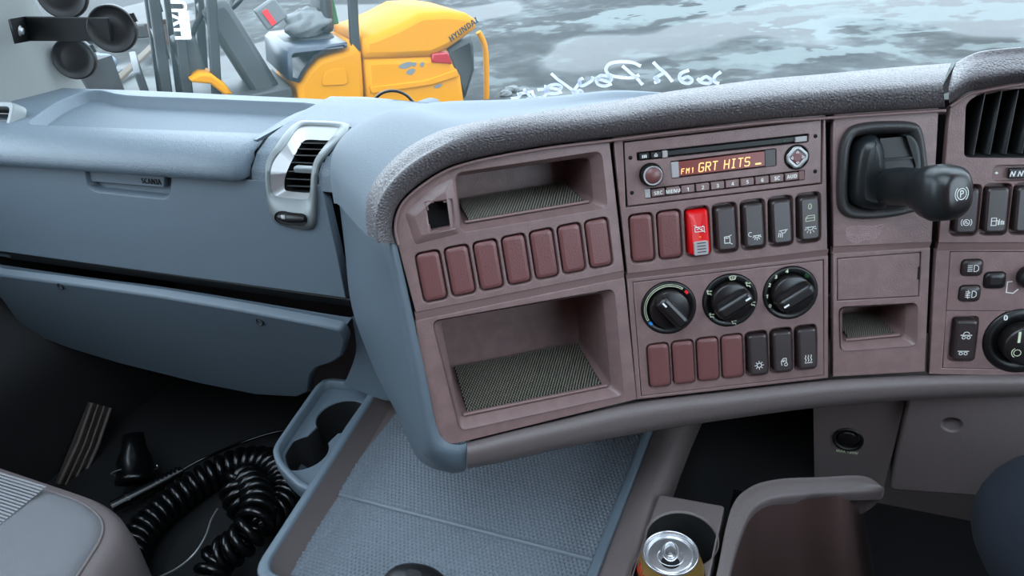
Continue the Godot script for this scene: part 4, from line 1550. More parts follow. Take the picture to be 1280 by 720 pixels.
func radio_module() -> void:
	# ---- switch panel that frames the radio
	var m := module("switch_panel", "mauve-grey console panel with row of switches under the radio", T1)
	var st := stool()
	var us := []
	for k in 7:
		us.append(-77.6 + 26.85 * k)
	var slot := pts2([[-91, 75], [97.5, 74.5], [98, 136.5], [-89, 137.5]])
	var out := pts2([[-94.5, 10], [102, 9.5], [100.5, 134.5], [100.5, 141], [-97.5, 142]])
	var holes := [slot]
	for u in us:
		holes.append(sw_hole(u, 43.5))
	plate(st, out, holes, 9.0)
	for u in us:
		socket(st, u, 43.5)
	obj("face_plate", st, M.face, m)
	blank(m, us[0], 43.5)
	blank(m, us[1], 43.5)
	# guarded red isolator
	st = stool()
	var loops := []
	for p in [[0.0, -8.0, 0], [0.0, 4.0, 1], [0.4, 6.0, 1], [1.6, 7.4, 1], [3.0, 7.8, 1]]:
		var l := lift(rp(ip(rect(0, 0, 20, 43), p[0]), 3.0, 4), p[1])
		if p[2]:
			for i in l.size():
				if l[i].y > 0.012:
					l[i].z -= (l[i].y - 0.012) * 0.5
		loops.append(l)
	loft(st, loops)
	var rs := obj("isolator_switch", st, M.red, m, "red guarded battery isolator switch")
	rs.position = Vector3(us[2], 43.5, 0) * MM
	st = stool()
	strokes(st, ic_battery_off(), 0.6, 7.9, 0.1, Vector2(0, 4))
	obj("symbol", st, M.white, rs)
	st = stool()
	box(st, Vector3(0, -3.5, 8.0) * MM, Vector3(2.2, 1.1, 0.4) * MM)
	obj("warning_light", st, M.led, rs)
	st = stool()
	pillow(st, rect(0.4, -14.5, 14, 13.5), [[0, 2], [0, 9.0], [0.6, 9.6]], 1.6)
	var rel := obj("release_catch", st, M.grey_key, rs)
	st = stool()
	for k in 4:
		box(st, Vector3(0.6, -18.0 + 2.9 * k, 9.65) * MM, Vector3(8.5, 0.8, 0.35) * MM)
	obj("grip_rib", st, M.black, rel)
	rocker(m, us[3], 43.5, "dark rocker switch with mirror symbol", ic_mirror())
	rocker(m, us[4], 43.5, "dark rocker switch with moon and lamp symbol", shift(ic_lamp_rays(), 1.8, -1.0, 0.72) + [arc(-4.2, 2.4, 2.0, 60, 290)])
	rocker(m, us[5], 43.5, "dark rocker switch with reading lamp symbol", [[[-3.6, 2.4], [4.6, 3.0]], arc(0.6, 2.6, 2.6, 185, 360), [[-3.6, 0.6], [-4.4, -3.4]], [[-2.0, 0.0], [-2.6, -3.8]], [[-0.4, -0.4], [-0.8, -4.0]]])
	var cl := rocker(m, us[6], 43.5, "dark rocker switch with interior light symbols", ic_lamp_rays(), null, 0.045)
	st = stool()
	strokes(st, [[[-1.3, 1.4], [-1.3, 4.6], [-0.5, 5.4], [0.5, 5.4], [1.3, 4.6], [1.3, 1.4], [0.5, 0.6], [-0.5, 0.6], [-1.3, 1.4]]], 0.7, 3.75, 0.1, Vector2(0, 9))
	strokes(st, [[[-4.2, -2.6], [-4.4, 0.2], [-2.2, 2.6], [4.2, 2.6], [4.2, -2.6], [-4.2, -2.6]], [[-4.2, 0.2], [4.2, 0.2]]], 0.55, 4.2, 0.1, Vector2(0, 0.6))
	obj("symbol", st, M.print, cl)
	# ---- climate panel
	var c := module("climate_panel", "mauve-grey heater control panel with three rotary dials and switches", T1)
	st = stool()
	var frm := pts2([[-94.5, -125], [103.5, -127], [103.5, 3], [-94.5, 4]])
	var inn := pts2([[-90, -122], [99.5, -123.5], [99, -0.5], [-89.5, 0.5]])
	plate(st, frm, [inn], 9.0, 0.7, -2.0)
	obj("frame", st, M.face, c)
	st = stool()
	var u2 := []
	for k in 7:
		u2.append(-69.5 + 24.95 * k)
	holes = []
	for u in u2:
		holes.append(sw_hole(u, -90.0, 20.5, 46))
	for d in [-56.0, 5.2, 65.5]:
		holes.append(circ(d, -30.5, 27.5, 40))
	plate(st, ip(inn, 0.7), holes, 7.0, 0.6, -2.0)
	for u in u2:
		socket(st, u, -90.0, 20.5, 46)
	obj("face_plate", st, M.face, c)
	st = stool()
	loft(st, [PackedVector3Array([Vector3(-95, 10.0, -1) * MM, Vector3(-95, 4.0, -4) * MM, Vector3(-95, 4.0, -9) * MM, Vector3(-95, 10, -9) * MM]), PackedVector3Array([Vector3(103.5, 9.4, -1) * MM, Vector3(103.5, 3.0, -4) * MM, Vector3(103.5, 3.0, -9) * MM, Vector3(103.5, 9.4, -9) * MM])], true, -1)
	obj("ledge", st, M.ledge, c)
	for k in 4:
		blank(c, u2[k], -90.0)
	rocker(c, u2[4], -90.0, "dark rocker switch with snowflake symbol", ic_snow())
	rocker(c, u2[5], -90.0, "dark rocker switch with recirculation symbol", ic_door_heater())
	rocker(c, u2[6], -90.0, "dark rocker switch with heating waves symbol", ic_heat())
	dial(c, -56.0, -30.5, 128.0, 0)
	dial(c, 5.2, -30.5, 27.0, 1)
	dial(c, 65.5, -30.5, 207.0, 2)
	car_radio()
func dial(parent: Node, u: float, v: float, ang: float, kind: int) -> void:
	var at := Vector3(u, v, 0) * MM
	var turn := Basis(Vector3.RIGHT, PI / 2)       # lathe axis to the panel normal
	var st := stool()
	lathe(st, [[0.0272, -0.009], [0.0272, -0.0022], [0.0268, -0.0010], [0.0262, -0.0006], [0.0205, -0.0022], [0.0200, -0.004], [0.0, -0.004]], 44, Vector3.ZERO, turn)
	var ring := obj("dial", st, M.dial, parent, ["temperature dial with blue and red marks", "air direction dial with figure marks", "fan speed dial numbered one to four"][kind])
	ring.position = at
	# knob: low drum and a raised grip bar
	st = stool()
	lathe(st, [[0.0195, -0.004], [0.0193, 0.0045], [0.0187, 0.0056], [0.0175, 0.0060], [0.0, 0.0060]], 40, Vector3.ZERO, turn)
	var b := rp(rect(0, 0, 38.0, 15.0), 6.5, 6)
	loft(st, [lift(b, 5.5), lift(ip(b, 0.2), 14.0), lift(ip(b, 0.8), 16.5), lift(ip(b, 2.2), 18.0), lift(ip(b, 4.5), 18.6)], true)
	var k := obj("knob", st, M.knob, ring)
	k.rotation.z = deg_to_rad(ang)
	st = stool()
	box(st, Vector3(13.0, 0, 18.7) * MM, Vector3(5.5, 1.7, 0.5) * MM, Basis())
	var pt := obj("pointer", st, M.white, ring)
	pt.rotation.z = deg_to_rad(ang)
	var pr := stool()
	if kind == 0:
		strokes(pr, [arc(0, 0, 24.3, 52, 205, 26), arc(0, 0, 22.6, 52, 205, 26)], 0.5, -1.3, 0.5)
		strokes(pr, [[[22.6 * cos(deg_to_rad(52)), 22.6 * sin(deg_to_rad(52))], [24.3 * cos(deg_to_rad(52)), 24.3 * sin(deg_to_rad(52))]], [[22.6 * cos(deg_to_rad(205)), 22.6 * sin(deg_to_rad(205))], [24.3 * cos(deg_to_rad(205)), 24.3 * sin(deg_to_rad(205))]]], 0.5, -1.3, 0.5)
		obj("scale", pr, M.print, ring)
		for e in [[38.0, M.redmark, 4.0], [216.0, M.bluemark, 3.6]]:
			st = stool()
			box(st, Vector3(23.4 * cos(deg_to_rad(e[0])), 23.4 * sin(deg_to_rad(e[0])), -1.0) * MM, Vector3(e[2], 2.8, 0.7) * MM, Basis(Vector3.BACK, deg_to_rad(e[0] + 90)))
			obj("colour_mark", st, e[1], ring)
	elif kind == 1:
		for e in [[82, 0], [38, 1], [345, 1], [277, 1], [215, 1], [152, 1]]:
			var c := Vector2(23.2, 0).rotated(deg_to_rad(e[0]))
			if e[1] == 0:
				strokes(pr, [[[-3.4, 1.4], [-1.6, 2.2], [1.6, 2.2], [3.4, 1.4], [2.2, -1.6], [-2.2, -1.6], [-3.4, 1.4]], [[-1.6, 0.8], [-1.8, -0.8]], [[0, 0.9], [0, -0.8]], [[1.6, 0.8], [1.8, -0.8]]], 0.6, -1.1, 0.6, c)
			else:
				strokes(pr, [arc(-1.4, 1.8, 0.8, 0, 360, 8), [[-1.6, 0.6], [-1.2, -1.2], [1.4, -1.2], [2.0, -2.6]], [[0.6, 1.4], [2.4, 1.4]]], 0.75, -1.1, 0.6, c)
		obj("scale", pr, M.print, ring)
		st = stool()
		box(st, Vector3(20.8, -2.8, -1.2) * MM, Vector3(1.2, 1.4, 0.8) * MM)
		obj("colour_mark", st, M.bluemark, ring)
	else:
		var spots := [["0", 207.0], ["1", 181.0], ["2", 152.0], ["3", 127.0], ["4", 98.0]]
		for e in spots:
			var c := Vector2(23.4, 0).rotated(deg_to_rad(e[1]))
			text("numeral", e[0], 0.0036, M.print, ring, Vector3(c.x * MM, c.y * MM - 0.0, -0.0010), Basis(Vector3.BACK, -0.12), 0.0006, true)
		for a in [0, 90, 180, 270]:
			var q := Vector2(23.4, 0).rotated(deg_to_rad(45)) + Vector2(1.3, 0).rotated(deg_to_rad(a + 20.0))
			strokes(pr, [arc(q.x, q.y, 1.1, 0, 360, 8)], 0.4, -1.1, 0.6)
		obj("scale", pr, M.green, ring)
func car_radio() -> void:
	var r := thing("car_radio", "single-slot car radio with orange display above switch row", "radio", T1)
	var st := stool()
	var body := pts2([[-89.0, 76.5], [96.0, 76.0], [96.5, 134.5], [-87.5, 136]])
	var slot := rp(pts2([[-77, 117.5], [84.5, 115.5], [85, 123.5], [-77, 125.5]]), 1.2, 2)
	var disp := rp(pts2([[-46, 97], [54, 97], [54, 113.5], [-46, 113.5]]), 1.5, 2)
	var keys := rp(pts2([[-72, 81.2], [80.5, 80.6], [80.5, 90.0], [-72, 90.6]]), 1.0, 2)
	var hk := circ(-65, 103.5, 10.8, 32)
	var hn := circ(73, 103, 11.6, 32)
	plate(st, body, [slot, disp, keys, hk, hn], 6.0, 0.6, -0.6)
	obj("front_plate", st, M.face, r)
	st = stool()
	var bk := pts2([[-88, 77], [95, 77], [95, 134], [-87, 135]])
	face(st, bk, [], -5.5)
	obj("backing", st, M.gap, r)
	# disc slot: dark lips, two small keys, a lit key
	st = stool()
	box(st, Vector3(15, 120.4, -3.2) * MM, Vector3(128, 4.6, 1.6) * MM, Basis(Vector3.BACK, -0.011), 0.0004)
	obj("slot_flap", st, M.rubber, r)
	for e in [[-70.0, 121.4], [-59.0, 121.2]]:
		st = stool()
		box(st, Vector3(e[0], e[1], -2.5) * MM, Vector3(9.4, 5.6, 4.0) * MM, Basis(), 0.0005)
		var kk := obj("key", st, M.rubber, r)
		st = stool()
		if e[0] < -65:
			for q in 3:
				box(st, Vector3(e[0] - 1.6 + 1.6 * q, e[1] - 0.3, -0.4) * MM, Vector3(1.1, 2.8, 0.2) * MM)
		else:
			strokes(st, [[[-1.6, -0.4], [1.6, -0.4], [0, 1.6], [-1.6, -0.4]], [[-1.6, -1.4], [1.6, -1.4]]], 0.55, -0.5, 0.15, Vector2(e[0], e[1]))
		obj("symbol", st, M.white, kk)
	st = stool()
	pillow(st, rect(-50.5, 120.8, 5.0, 6.5), [[0, -5], [0, -0.5], [0.6, 0.2]], 0.8)
	obj("slot_end", st, M.grey_key, r)
	st = stool()
	box(st, Vector3(77.5, 119.3, -2.0) * MM, Vector3(11, 5.0, 3.6) * MM, Basis(), 0.0005)
	obj("key", st, M.grey_key, r)
	st = stool()
	box(st, Vector3(62, 119.6, -2.2) * MM, Vector3(1.6, 1.6, 0.6) * MM)
	obj("status_light", st, M.green, r)
	# display
	st = stool()
	box(st, Vector3(2.3, 105.3, -2.6) * MM, Vector3(82, 13.6, 1.6) * MM)
	var scr := obj("display", st, M.lcd, r)
	st = stool()
	var G := {"G": [[[3.6, 6.4], [3.2, 7], [0.8, 7], [0, 6.2], [0, 0.8], [0.8, 0], [3, 0], [3.8, 0.8], [3.8, 3.4], [2, 3.4]]], "R": [[[0, 0], [0, 7], [3, 7], [3.8, 6.2], [3.8, 4.4], [3, 3.6], [0, 3.6]], [[1.8, 3.5], [3.8, 0]]], "T": [[[0, 7], [3.8, 7]], [[1.9, 7], [1.9, 0]]], "H": [[[0, 0], [0, 7]], [[3.8, 0], [3.8, 7]], [[0, 3.5], [3.8, 3.5]]], "I": [[[0.8, 7], [3.0, 7]], [[1.9, 7], [1.9, 0]], [[0.8, 0], [3.0, 0]]], "S": [[[3.8, 6.4], [3.2, 7], [0.6, 7], [0, 6.2], [0, 4.2], [0.6, 3.5], [3.2, 3.5], [3.8, 2.8], [3.8, 0.8], [3.2, 0], [0.6, 0], [0, 0.6]]], "F": [[[0, 0], [0, 7], [3.6, 7]], [[0, 3.6], [2.8, 3.6]]], "M": [[[0, 0], [0, 7], [1.9, 4], [3.8, 7], [3.8, 0]]], "1": [[[0.8, 5.6], [1.9, 7], [1.9, 0]]]}
	var put := func(ch, x, y, sc, wd):
		var g := []
		for l in G[ch]:
			var rr := []
			for p in l:
				rr.append([x + (p[0] + p[1] * 0.14) * sc, y + p[1] * sc])
			g.append(rr)
		strokes(st, g, wd, -1.75, 0.12)
	var x := -36.0
	for ch in ["F", "M", "1"]:
		put.call(ch, x, 100.4, 0.66, 0.7)
		x += 4.7
	x = -19.5
	for ch in ["G", "R", "T", " ", "H", "I", "T", "S"]:
		if ch != " ":
			put.call(ch, x, 100.4, 1.12, 0.95)
		x += 6.5 if ch != " " else 4.6
	box(st, Vector3(37.0, 101.2, -1.7) * MM, Vector3(5.6, 1.5, 0.15) * MM)
	obj("readout", st, M.amber, scr)
	st = stool()
	pillow(st, rect(-42.0, 105.0, 7.4, 15.0), [[0, -4.5], [0, -0.6], [0.8, 0.0]], 1.0)
	obj("display_end", st, M.grey_key, r)
	st = stool()
	box(st, Vector3(48.6, 105.2, -2.4) * MM, Vector3(9.6, 15.4, 1.8) * MM)
	obj("display_end", st, M.rocker, r)
	# volume knob
	st = stool()
	var turn := Basis(Vector3.RIGHT, PI / 2)
	lathe(st, [[0.0100, -0.005], [0.0100, 0.007], [0.0096, 0.0082], [0.0090, 0.0084]], 32, Vector3.ZERO, turn)
	for k in 28:
		var a := TAU * k / 28
		box(st, Vector3(cos(a) * 0.0100, sin(a) * 0.0100, 0.0015), Vector3(0.0010, 0.0009, 0.011), Basis(Vector3.BACK, a))
	var kn := obj("volume_knob", st, M.black, r)
	kn.position = Vector3(-65, 103.5, 0) * MM
	st = stool()
	lathe(st, [[0.0092, 0.0082], [0.0091, 0.0092], [0.0084, 0.0096], [0.0074, 0.0090]], 32, Vector3.ZERO, turn)
	obj("chrome_ring", st, M.silver, kn)
	st = stool()
	lathe(st, [[0.0076, 0.0088], [0.0070, 0.0096], [0.0, 0.0098]], 32, Vector3.ZERO, turn)
	obj("knob_cap", st, M.blank, kn)
	# navigation pad
	st = stool()
	lathe(st, [[0.0112, -0.005], [0.0112, 0.0005], [0.0106, 0.0012]], 32, Vector3.ZERO, turn)
	var nv := obj("navigation_pad", st, M.black, r)
	nv.position = Vector3(73, 103, 0) * MM
	st = stool()
	var dia := rp(pts2([[0, -8.3], [8.3, 0], [0, 8.3], [-8.3, 0]]), 3.0, 8)
	var cc := PackedVector2Array()
	for p in dia:
		cc.append(p.normalized() * 10.4)
	loft(st, [lift(cc, 1.0), lift(ip(cc, 0.6), 1.7), lift(dia, 1.8), lift(ip(dia, 0.4), 1.3)], false)
	obj("chrome_ring", st, M.silver, nv)
	st = stool()
	loft(st, [lift(dia, 1.0), lift(ip(dia, 0.6), 1.6), lift(ip(dia, 2.5), 1.9)], true)
	var cp := obj("pad_key", st, M.blank, nv)
	st = stool()
	for a in [0, 90, 180, 270]:
		strokes(st, [[[-1.3, 4.4], [1.3, 4.4], [0, 6.2], [-1.3, 4.4]]], 0.5, 2.0, 0.1, Vector2.ZERO, 1.0, deg_to_rad(a))
	obj("arrow", st, M.white, cp)
	# preset keys
	var names := ["SRC", "MENU", "1", "2", "3", "4", "5", "6", "SC", "AUD"]
	for k in 10:
		st = stool()
		var u := -59.3 + 14.15 * k
		box(st, Vector3(u, 85.7 - 0.004 * u, -1.8) * MM, Vector3(12.6, 7.0, 4.4) * MM, Basis(), 0.0006)
		var kk := obj("preset_key", st, M.face, r)
		text("key_legend", names[k], 0.0023, M.white, kk, Vector3(u * MM, 0.0855, 0.0005), Basis(), 0.0002, true)
	st = stool()
	pillow(st, rect(-69.4, 86.0, 5.6, 8.6), [[0, -4.5], [0, -0.4], [0.6, 0.2]], 0.8)
	obj("key_end", st, M.grey_key, r)
	st = stool()
	box(st, Vector3(77.8, 85.4, -2.2) * MM, Vector3(5.0, 8.4, 2) * MM)
	obj("key_end", st, M.blank, r)
	for p in [[-83, 121.5], [91, 120.5], [-84, 88.5], [90.5, 87.5]]:
		st = stool()
		lathe(st, [[0.0019, 0.0], [0.0019, 0.0003], [0.0, 0.0003]], 14, Vector3(p[0] * MM, p[1] * MM, -0.0007), turn)
		obj("release_hole", st, M.gap, r)

func brake_module() -> void:
	var m := module("brake_panel", "mauve-grey console panel carrying the parking brake lever", T2)
	var st := stool()
	var out := pts2([[2.5, 5], [94.5, 2.5], [93, 131], [-0.5, 133]])
	var bz := ccw(uv(T2, [[1046, 210], [1049, 180], [1060, 160], [1080, 153], [1110, 151], [1138, 152], [1150, 160], [1156, 190], [1158, 225], [1150, 258], [1135, 266], [1105, 272], [1065, 273], [1048, 262], [1045, 240]]))
	bz = loop_spline(bz, 3)
	plate(st, out, [ip(bz, 6.0)], 9.0)
	obj("face_plate", st, M.face, m)
	# brake housing: raised rim, dished bowl, hump with the lever slot
	var pb := thing("parking_brake", "black parking brake lever with rounded knob in dished housing", "parking brake", T2)
	st = stool()
	loft(st, [lift(bz, 0), lift(ip(bz, 0.8), 4.5), lift(ip(bz, 2.4), 7.0), lift(ip(bz, 5.5), 7.6), lift(ip(bz, 9.0), 4.0), lift(ip(bz, 12.0), -4.0)], false)
	obj("rim", st, M.dark_plastic, pb)
	st = stool()
	var bowl := ip(bz, 11.5)
	loft(st, [lift(ip(bz, 11.5), -3.0), lift(ip(bz, 14.0), -12), lift(ip(bz, 20.0), -16)], true)
	obj("bowl", st, M.brake, pb)
	# left cheek of the hump
	st = stool()
	var hump := ccw(uv(T2, [[1066, 255], [1062, 225], [1068, 185], [1078, 172], [1092, 169], [1101, 185], [1103, 215], [1103, 258]]))
	hump = loop_spline(hump, 3)
	loft(st, [lift(hump, -15), lift(hump, 4), lift(ip(hump, 1.2), 10), lift(ip(hump, 4.0), 14), lift(ip(hump, 8.5), 16)], true)
	obj("hump", st, M.brake, pb)
	st = stool()
	var cheek := ccw(uv(T2, [[1138, 255], [1141, 215], [1138, 180], [1126, 169], [1136, 168], [1146, 182], [1149, 215], [1146, 255]]))
	cheek = loop_spline(cheek, 3)
	loft(st, [lift(cheek, -15), lift(cheek, 5), lift(ip(cheek, 0.8), 7), lift(ip(cheek, 1.6), 7.5)], true)
	obj("cheek", st, M.brake, pb)
	# curved slide in the slot
	st = stool()
	var sl := PackedVector3Array()
	for k in 7:
		var q := lp(T2, 1110 + k * 0.4, 172 + k * 13.0, 0.0)
		sl.append(q + Vector3(0, 0, 0.006 - 0.010 * cos(PI * k / 6.0) * 0.4))
	var l0 := PackedVector3Array()
	var l1 := PackedVector3Array()
	for q in sl:
		l0.append(q + Vector3(-0.008, 0, 0))
		l1.append(q + Vector3(0.020, 0, 0))
	loft(st, [l0, l1], false, 0, false)
	box(st, sl[2] + Vector3(0.006, 0, 0.001), Vector3(0.028, 0.002, 0.003))
	obj("slide", st, M.rubber, pb)
	# lever neck and knob as one continuous handle
	var path := [lp(T2, 1104, 234, 0.004), lp(T2, 1122, 233, 0.026), lp(T2, 1140, 234, 0.042), lp(T2, 1152, 237, 0.052), lp(T2, 1163, 239, 0.060), lp(T2, 1176, 241, 0.070), lp(T2, 1190, 242, 0.080), lp(T2, 1197, 242, 0.086)]
	var ry := [0.0165, 0.0172, 0.0165, 0.0185, 0.0225, 0.0245, 0.0225, 0.0185]
	var rx := [0.0130, 0.0135, 0.0135, 0.0150, 0.0180, 0.0200, 0.0190, 0.0150]
	var axis: Vector3 = (path[7] - path[0]).normalized()
	var up := (Vector3.UP - axis * axis.y).normalized()
	var sd := axis.cross(up)
	var pp := spline(PackedVector3Array(path), 3)
	var loops := []
	for i in pp.size():
		var f := float(i) / (pp.size() - 1) * 7.0
		var k := int(min(f, 6))
		var a: float = lerpf(rx[k], rx[k + 1], f - k)
		var b: float = lerpf(ry[k], ry[k + 1], f - k)
		var l := PackedVector3Array()
		for s in 24:
			var an := TAU * s / 24
			var cx: float = sign(cos(an)) * pow(abs(cos(an)), 0.7)
			var sx: float = sign(sin(an)) * pow(abs(sin(an)), 0.7)
			l.append(pp[i] + sd * cx * a + up * sx * b)
		loops.append(l)
	st = stool()
	loft(st, loops, true)
	var lev := obj("lever", st, M.brake, pb)
	st = stool()
	var endl := []
	for e in [[1.0, 0.0], [0.9, 0.0022], [0.65, 0.0036], [0.3, 0.0042]]:
		var l := PackedVector3Array()
		for q in loops[-1]:
			l.append(path[7] + (q - path[7]) * e[0] + axis * e[1])
		endl.append(l)
	loft(st, endl, true)
	var cap := obj("knob_face", st, M.knob, lev)
	# P in a circle with brackets
	st = stool()
	strokes(st, [arc(0, 0, 4.6, 0, 360, 18), arc(0, 0, 6.6, 130, 230), arc(0, 0, 6.6, -50, 50), [[-1.2, -2.6], [-1.2, 2.6], [0.8, 2.6], [1.6, 1.8], [1.6, 0.6], [0.8, 0], [-1.2, 0]]], 0.6, 0.0, 0.15)
	var sy := obj("symbol", st, M.white, cap)
	sy.transform = Transform3D(Basis(up.cross(axis), up, axis), path[7] + axis * 0.0042)
	# pale sill below the lever
	st = stool()
	var si := rp(ccw(uv(T2, [[1100, 252], [1102, 247], [1118, 246], [1134, 252], [1133, 256], [1101, 257]], 0.004)), 2, 3)
	loft(st, [lift(si, -8), lift(si, 4), lift(ip(si, 0.8), 5)], true)
	obj("sill", st, M.grey_key, pb)
	# worn patch of glue where a sticker has been
	st = stool()
	var wp := loop_spline(ccw(uv(T2, [[1058, 284], [1075, 282], [1090, 283], [1104, 280], [1101, 291], [1093, 300], [1080, 301], [1068, 305], [1059, 297]])), 3)
	loft(st, [lift(wp, 0), lift(ip(wp, 0.3), 0.12)], true)
	obj("sticker_residue", st, M.residue, m)
	# ---- lower half: flap and small cubby
	var c := module("cubby_panel", "mauve-grey console panel with blank flap above small open cubby", T2)
	var out2 := pts2([[6.5, -133], [97, -133], [94.5, -3.5], [4, -2.5]])
	var flap := pts2([[8, -51.5], [87, -52.5], [86, -7], [7.5, -7.5]])
	var co_o := pts2([[13, -105], [87, -103.5], [85.5, -59], [10.5, -58]])
	var co_i := pts2([[17, -100], [78.5, -98], [78.5, -61.5], [16, -62]])
	st = stool()
	plate(st, out2, [flap, rp(co_o, 6, 4)], 9.0, 0.7, -2.0)
	obj("face_plate", st, M.face, c)
	st = stool()
	var fl := ip(flap, 0.9)
	loft(st, [lift(fl, -8), lift(fl, -2.6), lift(ip(fl, 0.6), -2.0)], true)
	obj("flap", st, M.face, c)
	st = stool()
	box(st, Vector3(85.0, -28, -1.9) * MM, Vector3(1.8, 13, 0.8) * MM)
	obj("finger_notch", st, M.gap, c)
	cubby(c, co_o, co_i, 70, M.face, 22, 14, 8.0)
	st = stool()
	loft(st, [PackedVector3Array([Vector3(3, 4.8, -1) * MM, Vector3(3, -3.0, -4) * MM, Vector3(3, -3, -9) * MM, Vector3(3, 4.8, -9) * MM]), PackedVector3Array([Vector3(94.5, 2.4, -1) * MM, Vector3(94.5, -4.0, -4) * MM, Vector3(94.5, -4, -9) * MM, Vector3(94.5, 2.4, -9) * MM])], true, -1)
	obj("ledge", st, M.ledge, c)

func lamp_module() -> void:
	var m := module("vent_module", "mauve-grey driver-side panel with louvred vent above rocker switches", T3)
	var st := stool()
	var out := pts2([[4.5, 4], [300, -2], [300, 166], [66, 157], [32, 151], [16, 141], [3.5, 131]])
	var vo := rp(pts2([[19.5, 85], [118, 80], [114, 144], [30, 144.5], [16.5, 134]]), 5, 4)
	var us := [25.5, 51.0, 76.5]
	var thumb := rp(pts2([[45, 61.5], [88, 60.5], [88, 75.5], [45, 76.5]]), 5, 5)
	var holes := [vo, thumb]
	for u in us:
		holes.append(sw_hole(u, 35.0))
	plate(st, out, holes, 9.0)
	for u in us:
		socket(st, u, 35.0)
	loft(st, [lift(thumb, -0.7), lift(ip(thumb, 1.0), -5)], true)
	obj("face_plate", st, M.face, m)
	st = stool()
	loft(st, [lift(vo, -0.7), lift(ip(vo, 2.0), -40)], true)
	obj("duct", st, M.gap, m)
	for k in 7:
		st = stool()
		var u := 31.5 + 13.6 * k
		var tl := PackedVector3Array([Vector3(u - 3.0, 86, -5) * MM, Vector3(u + 1.0, 143, -5) * MM])
		var bk := Vector3(-0.004, 0, -0.022)
		var w := Vector3(0.0013, 0, 0)
		loft(st, [PackedVector3Array([tl[0], tl[0] + w, tl[0] + w + bk, tl[0] + bk]), PackedVector3Array([tl[1], tl[1] + w, tl[1] + w + bk, tl[1] + bk])], true)
		obj("slat", st, M.rubber, m)
	st = stool()
	box(st, Vector3(68, 68.5, -2.2) * MM, Vector3(18, 9.5, 5) * MM, Basis(), 0.0012)
	var tw := obj("thumb_wheel", st, M.knob, m)
	st = stool()
	strokes(st, [[[60, 66], [61, 70.5], [63, 66], [64, 70.5]], [[66.5, 66], [67.5, 70.5], [69.5, 66], [70.5, 70.5]]], 0.9, 0.4, 0.1)
	obj("wheel_mark", st, M.white, tw)
	st = stool()
	lathe(st, [[0.0013, -0.0048], [0.0013, -0.004], [0.0, -0.004]], 12, Vector3(0.050, 0.0687, 0), Basis(Vector3.RIGHT, PI / 2))
	obj("indicator_dot", st, M.white, m)
	rocker(m, us[0], 35.0, "dark rocker switch with brake circle symbol", ic_abs())
	rocker(m, us[1], 35.0, "dark rocker switch with fuel pump symbol", ic_pump())
	rocker(m, us[2], 35.0, "plain dark rocker switch without symbol", [])
	# ---- lamp controls
	var c := module("lamp_control_panel", "mauve-grey driver-side panel with headlamp buttons and rotary light switch", T3)
	st = stool()
	var frm := pts2([[8.5, -133], [300, -137], [300, -10], [4.5, -3.5]])
	var inn := pts2([[20, -126.5], [180, -129], [176, -9], [16.5, -5]])
	plate(st, frm, [inn], 9.0, 0.7, -2.0)
	obj("frame", st, M.face, c)
	st = stool()
	var up_ := pts2([[18.6, -65.0], [178, -67.5], [175.4, -9.6], [17.2, -5.7]])
	var lo_ := pts2([[20.7, -125.8], [179.3, -128.3], [178, -68.1], [18.8, -65.6]])
	var b0 := rp(rect(37, -21.5, 19.5, 17), 5, 4)
	var b1 := rp(rect(37.5, -47.5, 19.5, 17), 5, 4)
	var b2 := rp(rect(58.3, -34.5, 19.5, 17), 5, 4)
	plate(st, up_, [b0, b1, b2], 7.0, 0.4, -2.2)
	var ax := rp(rect(36.5, -95, 25, 48), 5, 4)
	plate(st, lo_, [ax, circ(88, -97, 34, 40)], 7.0, 0.4, -2.2)
	loft(st, [lift(ax, -2.6), lift(ip(ax, 0.8), -8)], true)
	obj("face_plate", st, M.face, c)
	for e in [[37.0, -21.5, 0], [37.5, -47.5, 1], [58.3, -34.5, 2]]:
		st = stool()
		pillow(st, rect(0, 0, 18.3, 15.8), [[0, -8], [0, -1.0], [0.5, 0.2], [1.6, 0.9], [4.5, 1.4]], 4.6)
		var b := obj("push_button", st, M.rocker if e[2] < 2 else M.knob, c, ["button with headlamp symbol", "button with fog lamp symbol", "blank round button"][e[2]])
		b.position = Vector3(e[0], e[1], 0) * MM
		if e[2] < 2:
			st = stool()
			var ic := [[[1.0, -3.2], [1.0, 3.2], [3.0, 3.2], [4.8, 1.6], [4.8, -1.6], [3.0, -3.2], [1.0, -3.2]]]
			for k in 4:
				ic.append([[-4.6, 2.7 - 1.8 * k], [-0.6, 2.7 - 1.8 * k - (0.6 if e[2] == 1 else 0.0)]])
			if e[2] == 1:
				ic.append([[-2.6, 4.0], [-1.8, 1.2], [-3.2, -0.8], [-2.4, -4.2]])
			strokes(st, ic, 0.6, 1.45, 0.1)
			obj("symbol", st, M.white, b)
	var sw := rocker(c, 36.5, -95, "axle lift rocker switch with wheel symbols", [], null, -0.03)
	st = stool()
	strokes(st, ic_axle(true), 0.65, 4.42, 0.15, Vector2(0, 5.5))
	strokes(st, ic_axle(false), 0.65, 4.0, 0.15, Vector2(-1, -11.5))
	obj("symbol", st, M.white, sw)
	# rotary light switch
	st = stool()
	var turn := Basis(Vector3.RIGHT, PI / 2)
	lathe(st, [[0.0335, -0.009], [0.0335, -0.002], [0.0328, -0.0008], [0.0215, -0.0008], [0.021, -0.003], [0.0, -0.003]], 44, Vector3.ZERO, turn)
	var d := obj("dial", st, M.dial, c, "rotary light switch with lamp marks")
	d.position = Vector3(88, -97, 0) * MM
	st = stool()
	lathe(st, [[0.0205, -0.003], [0.0203, 0.012], [0.0195, 0.0138], [0.017, 0.0145], [0.0, 0.0145]], 40, Vector3.ZERO, turn)
	obj("knob", st, M.knob, d)
	st = stool()
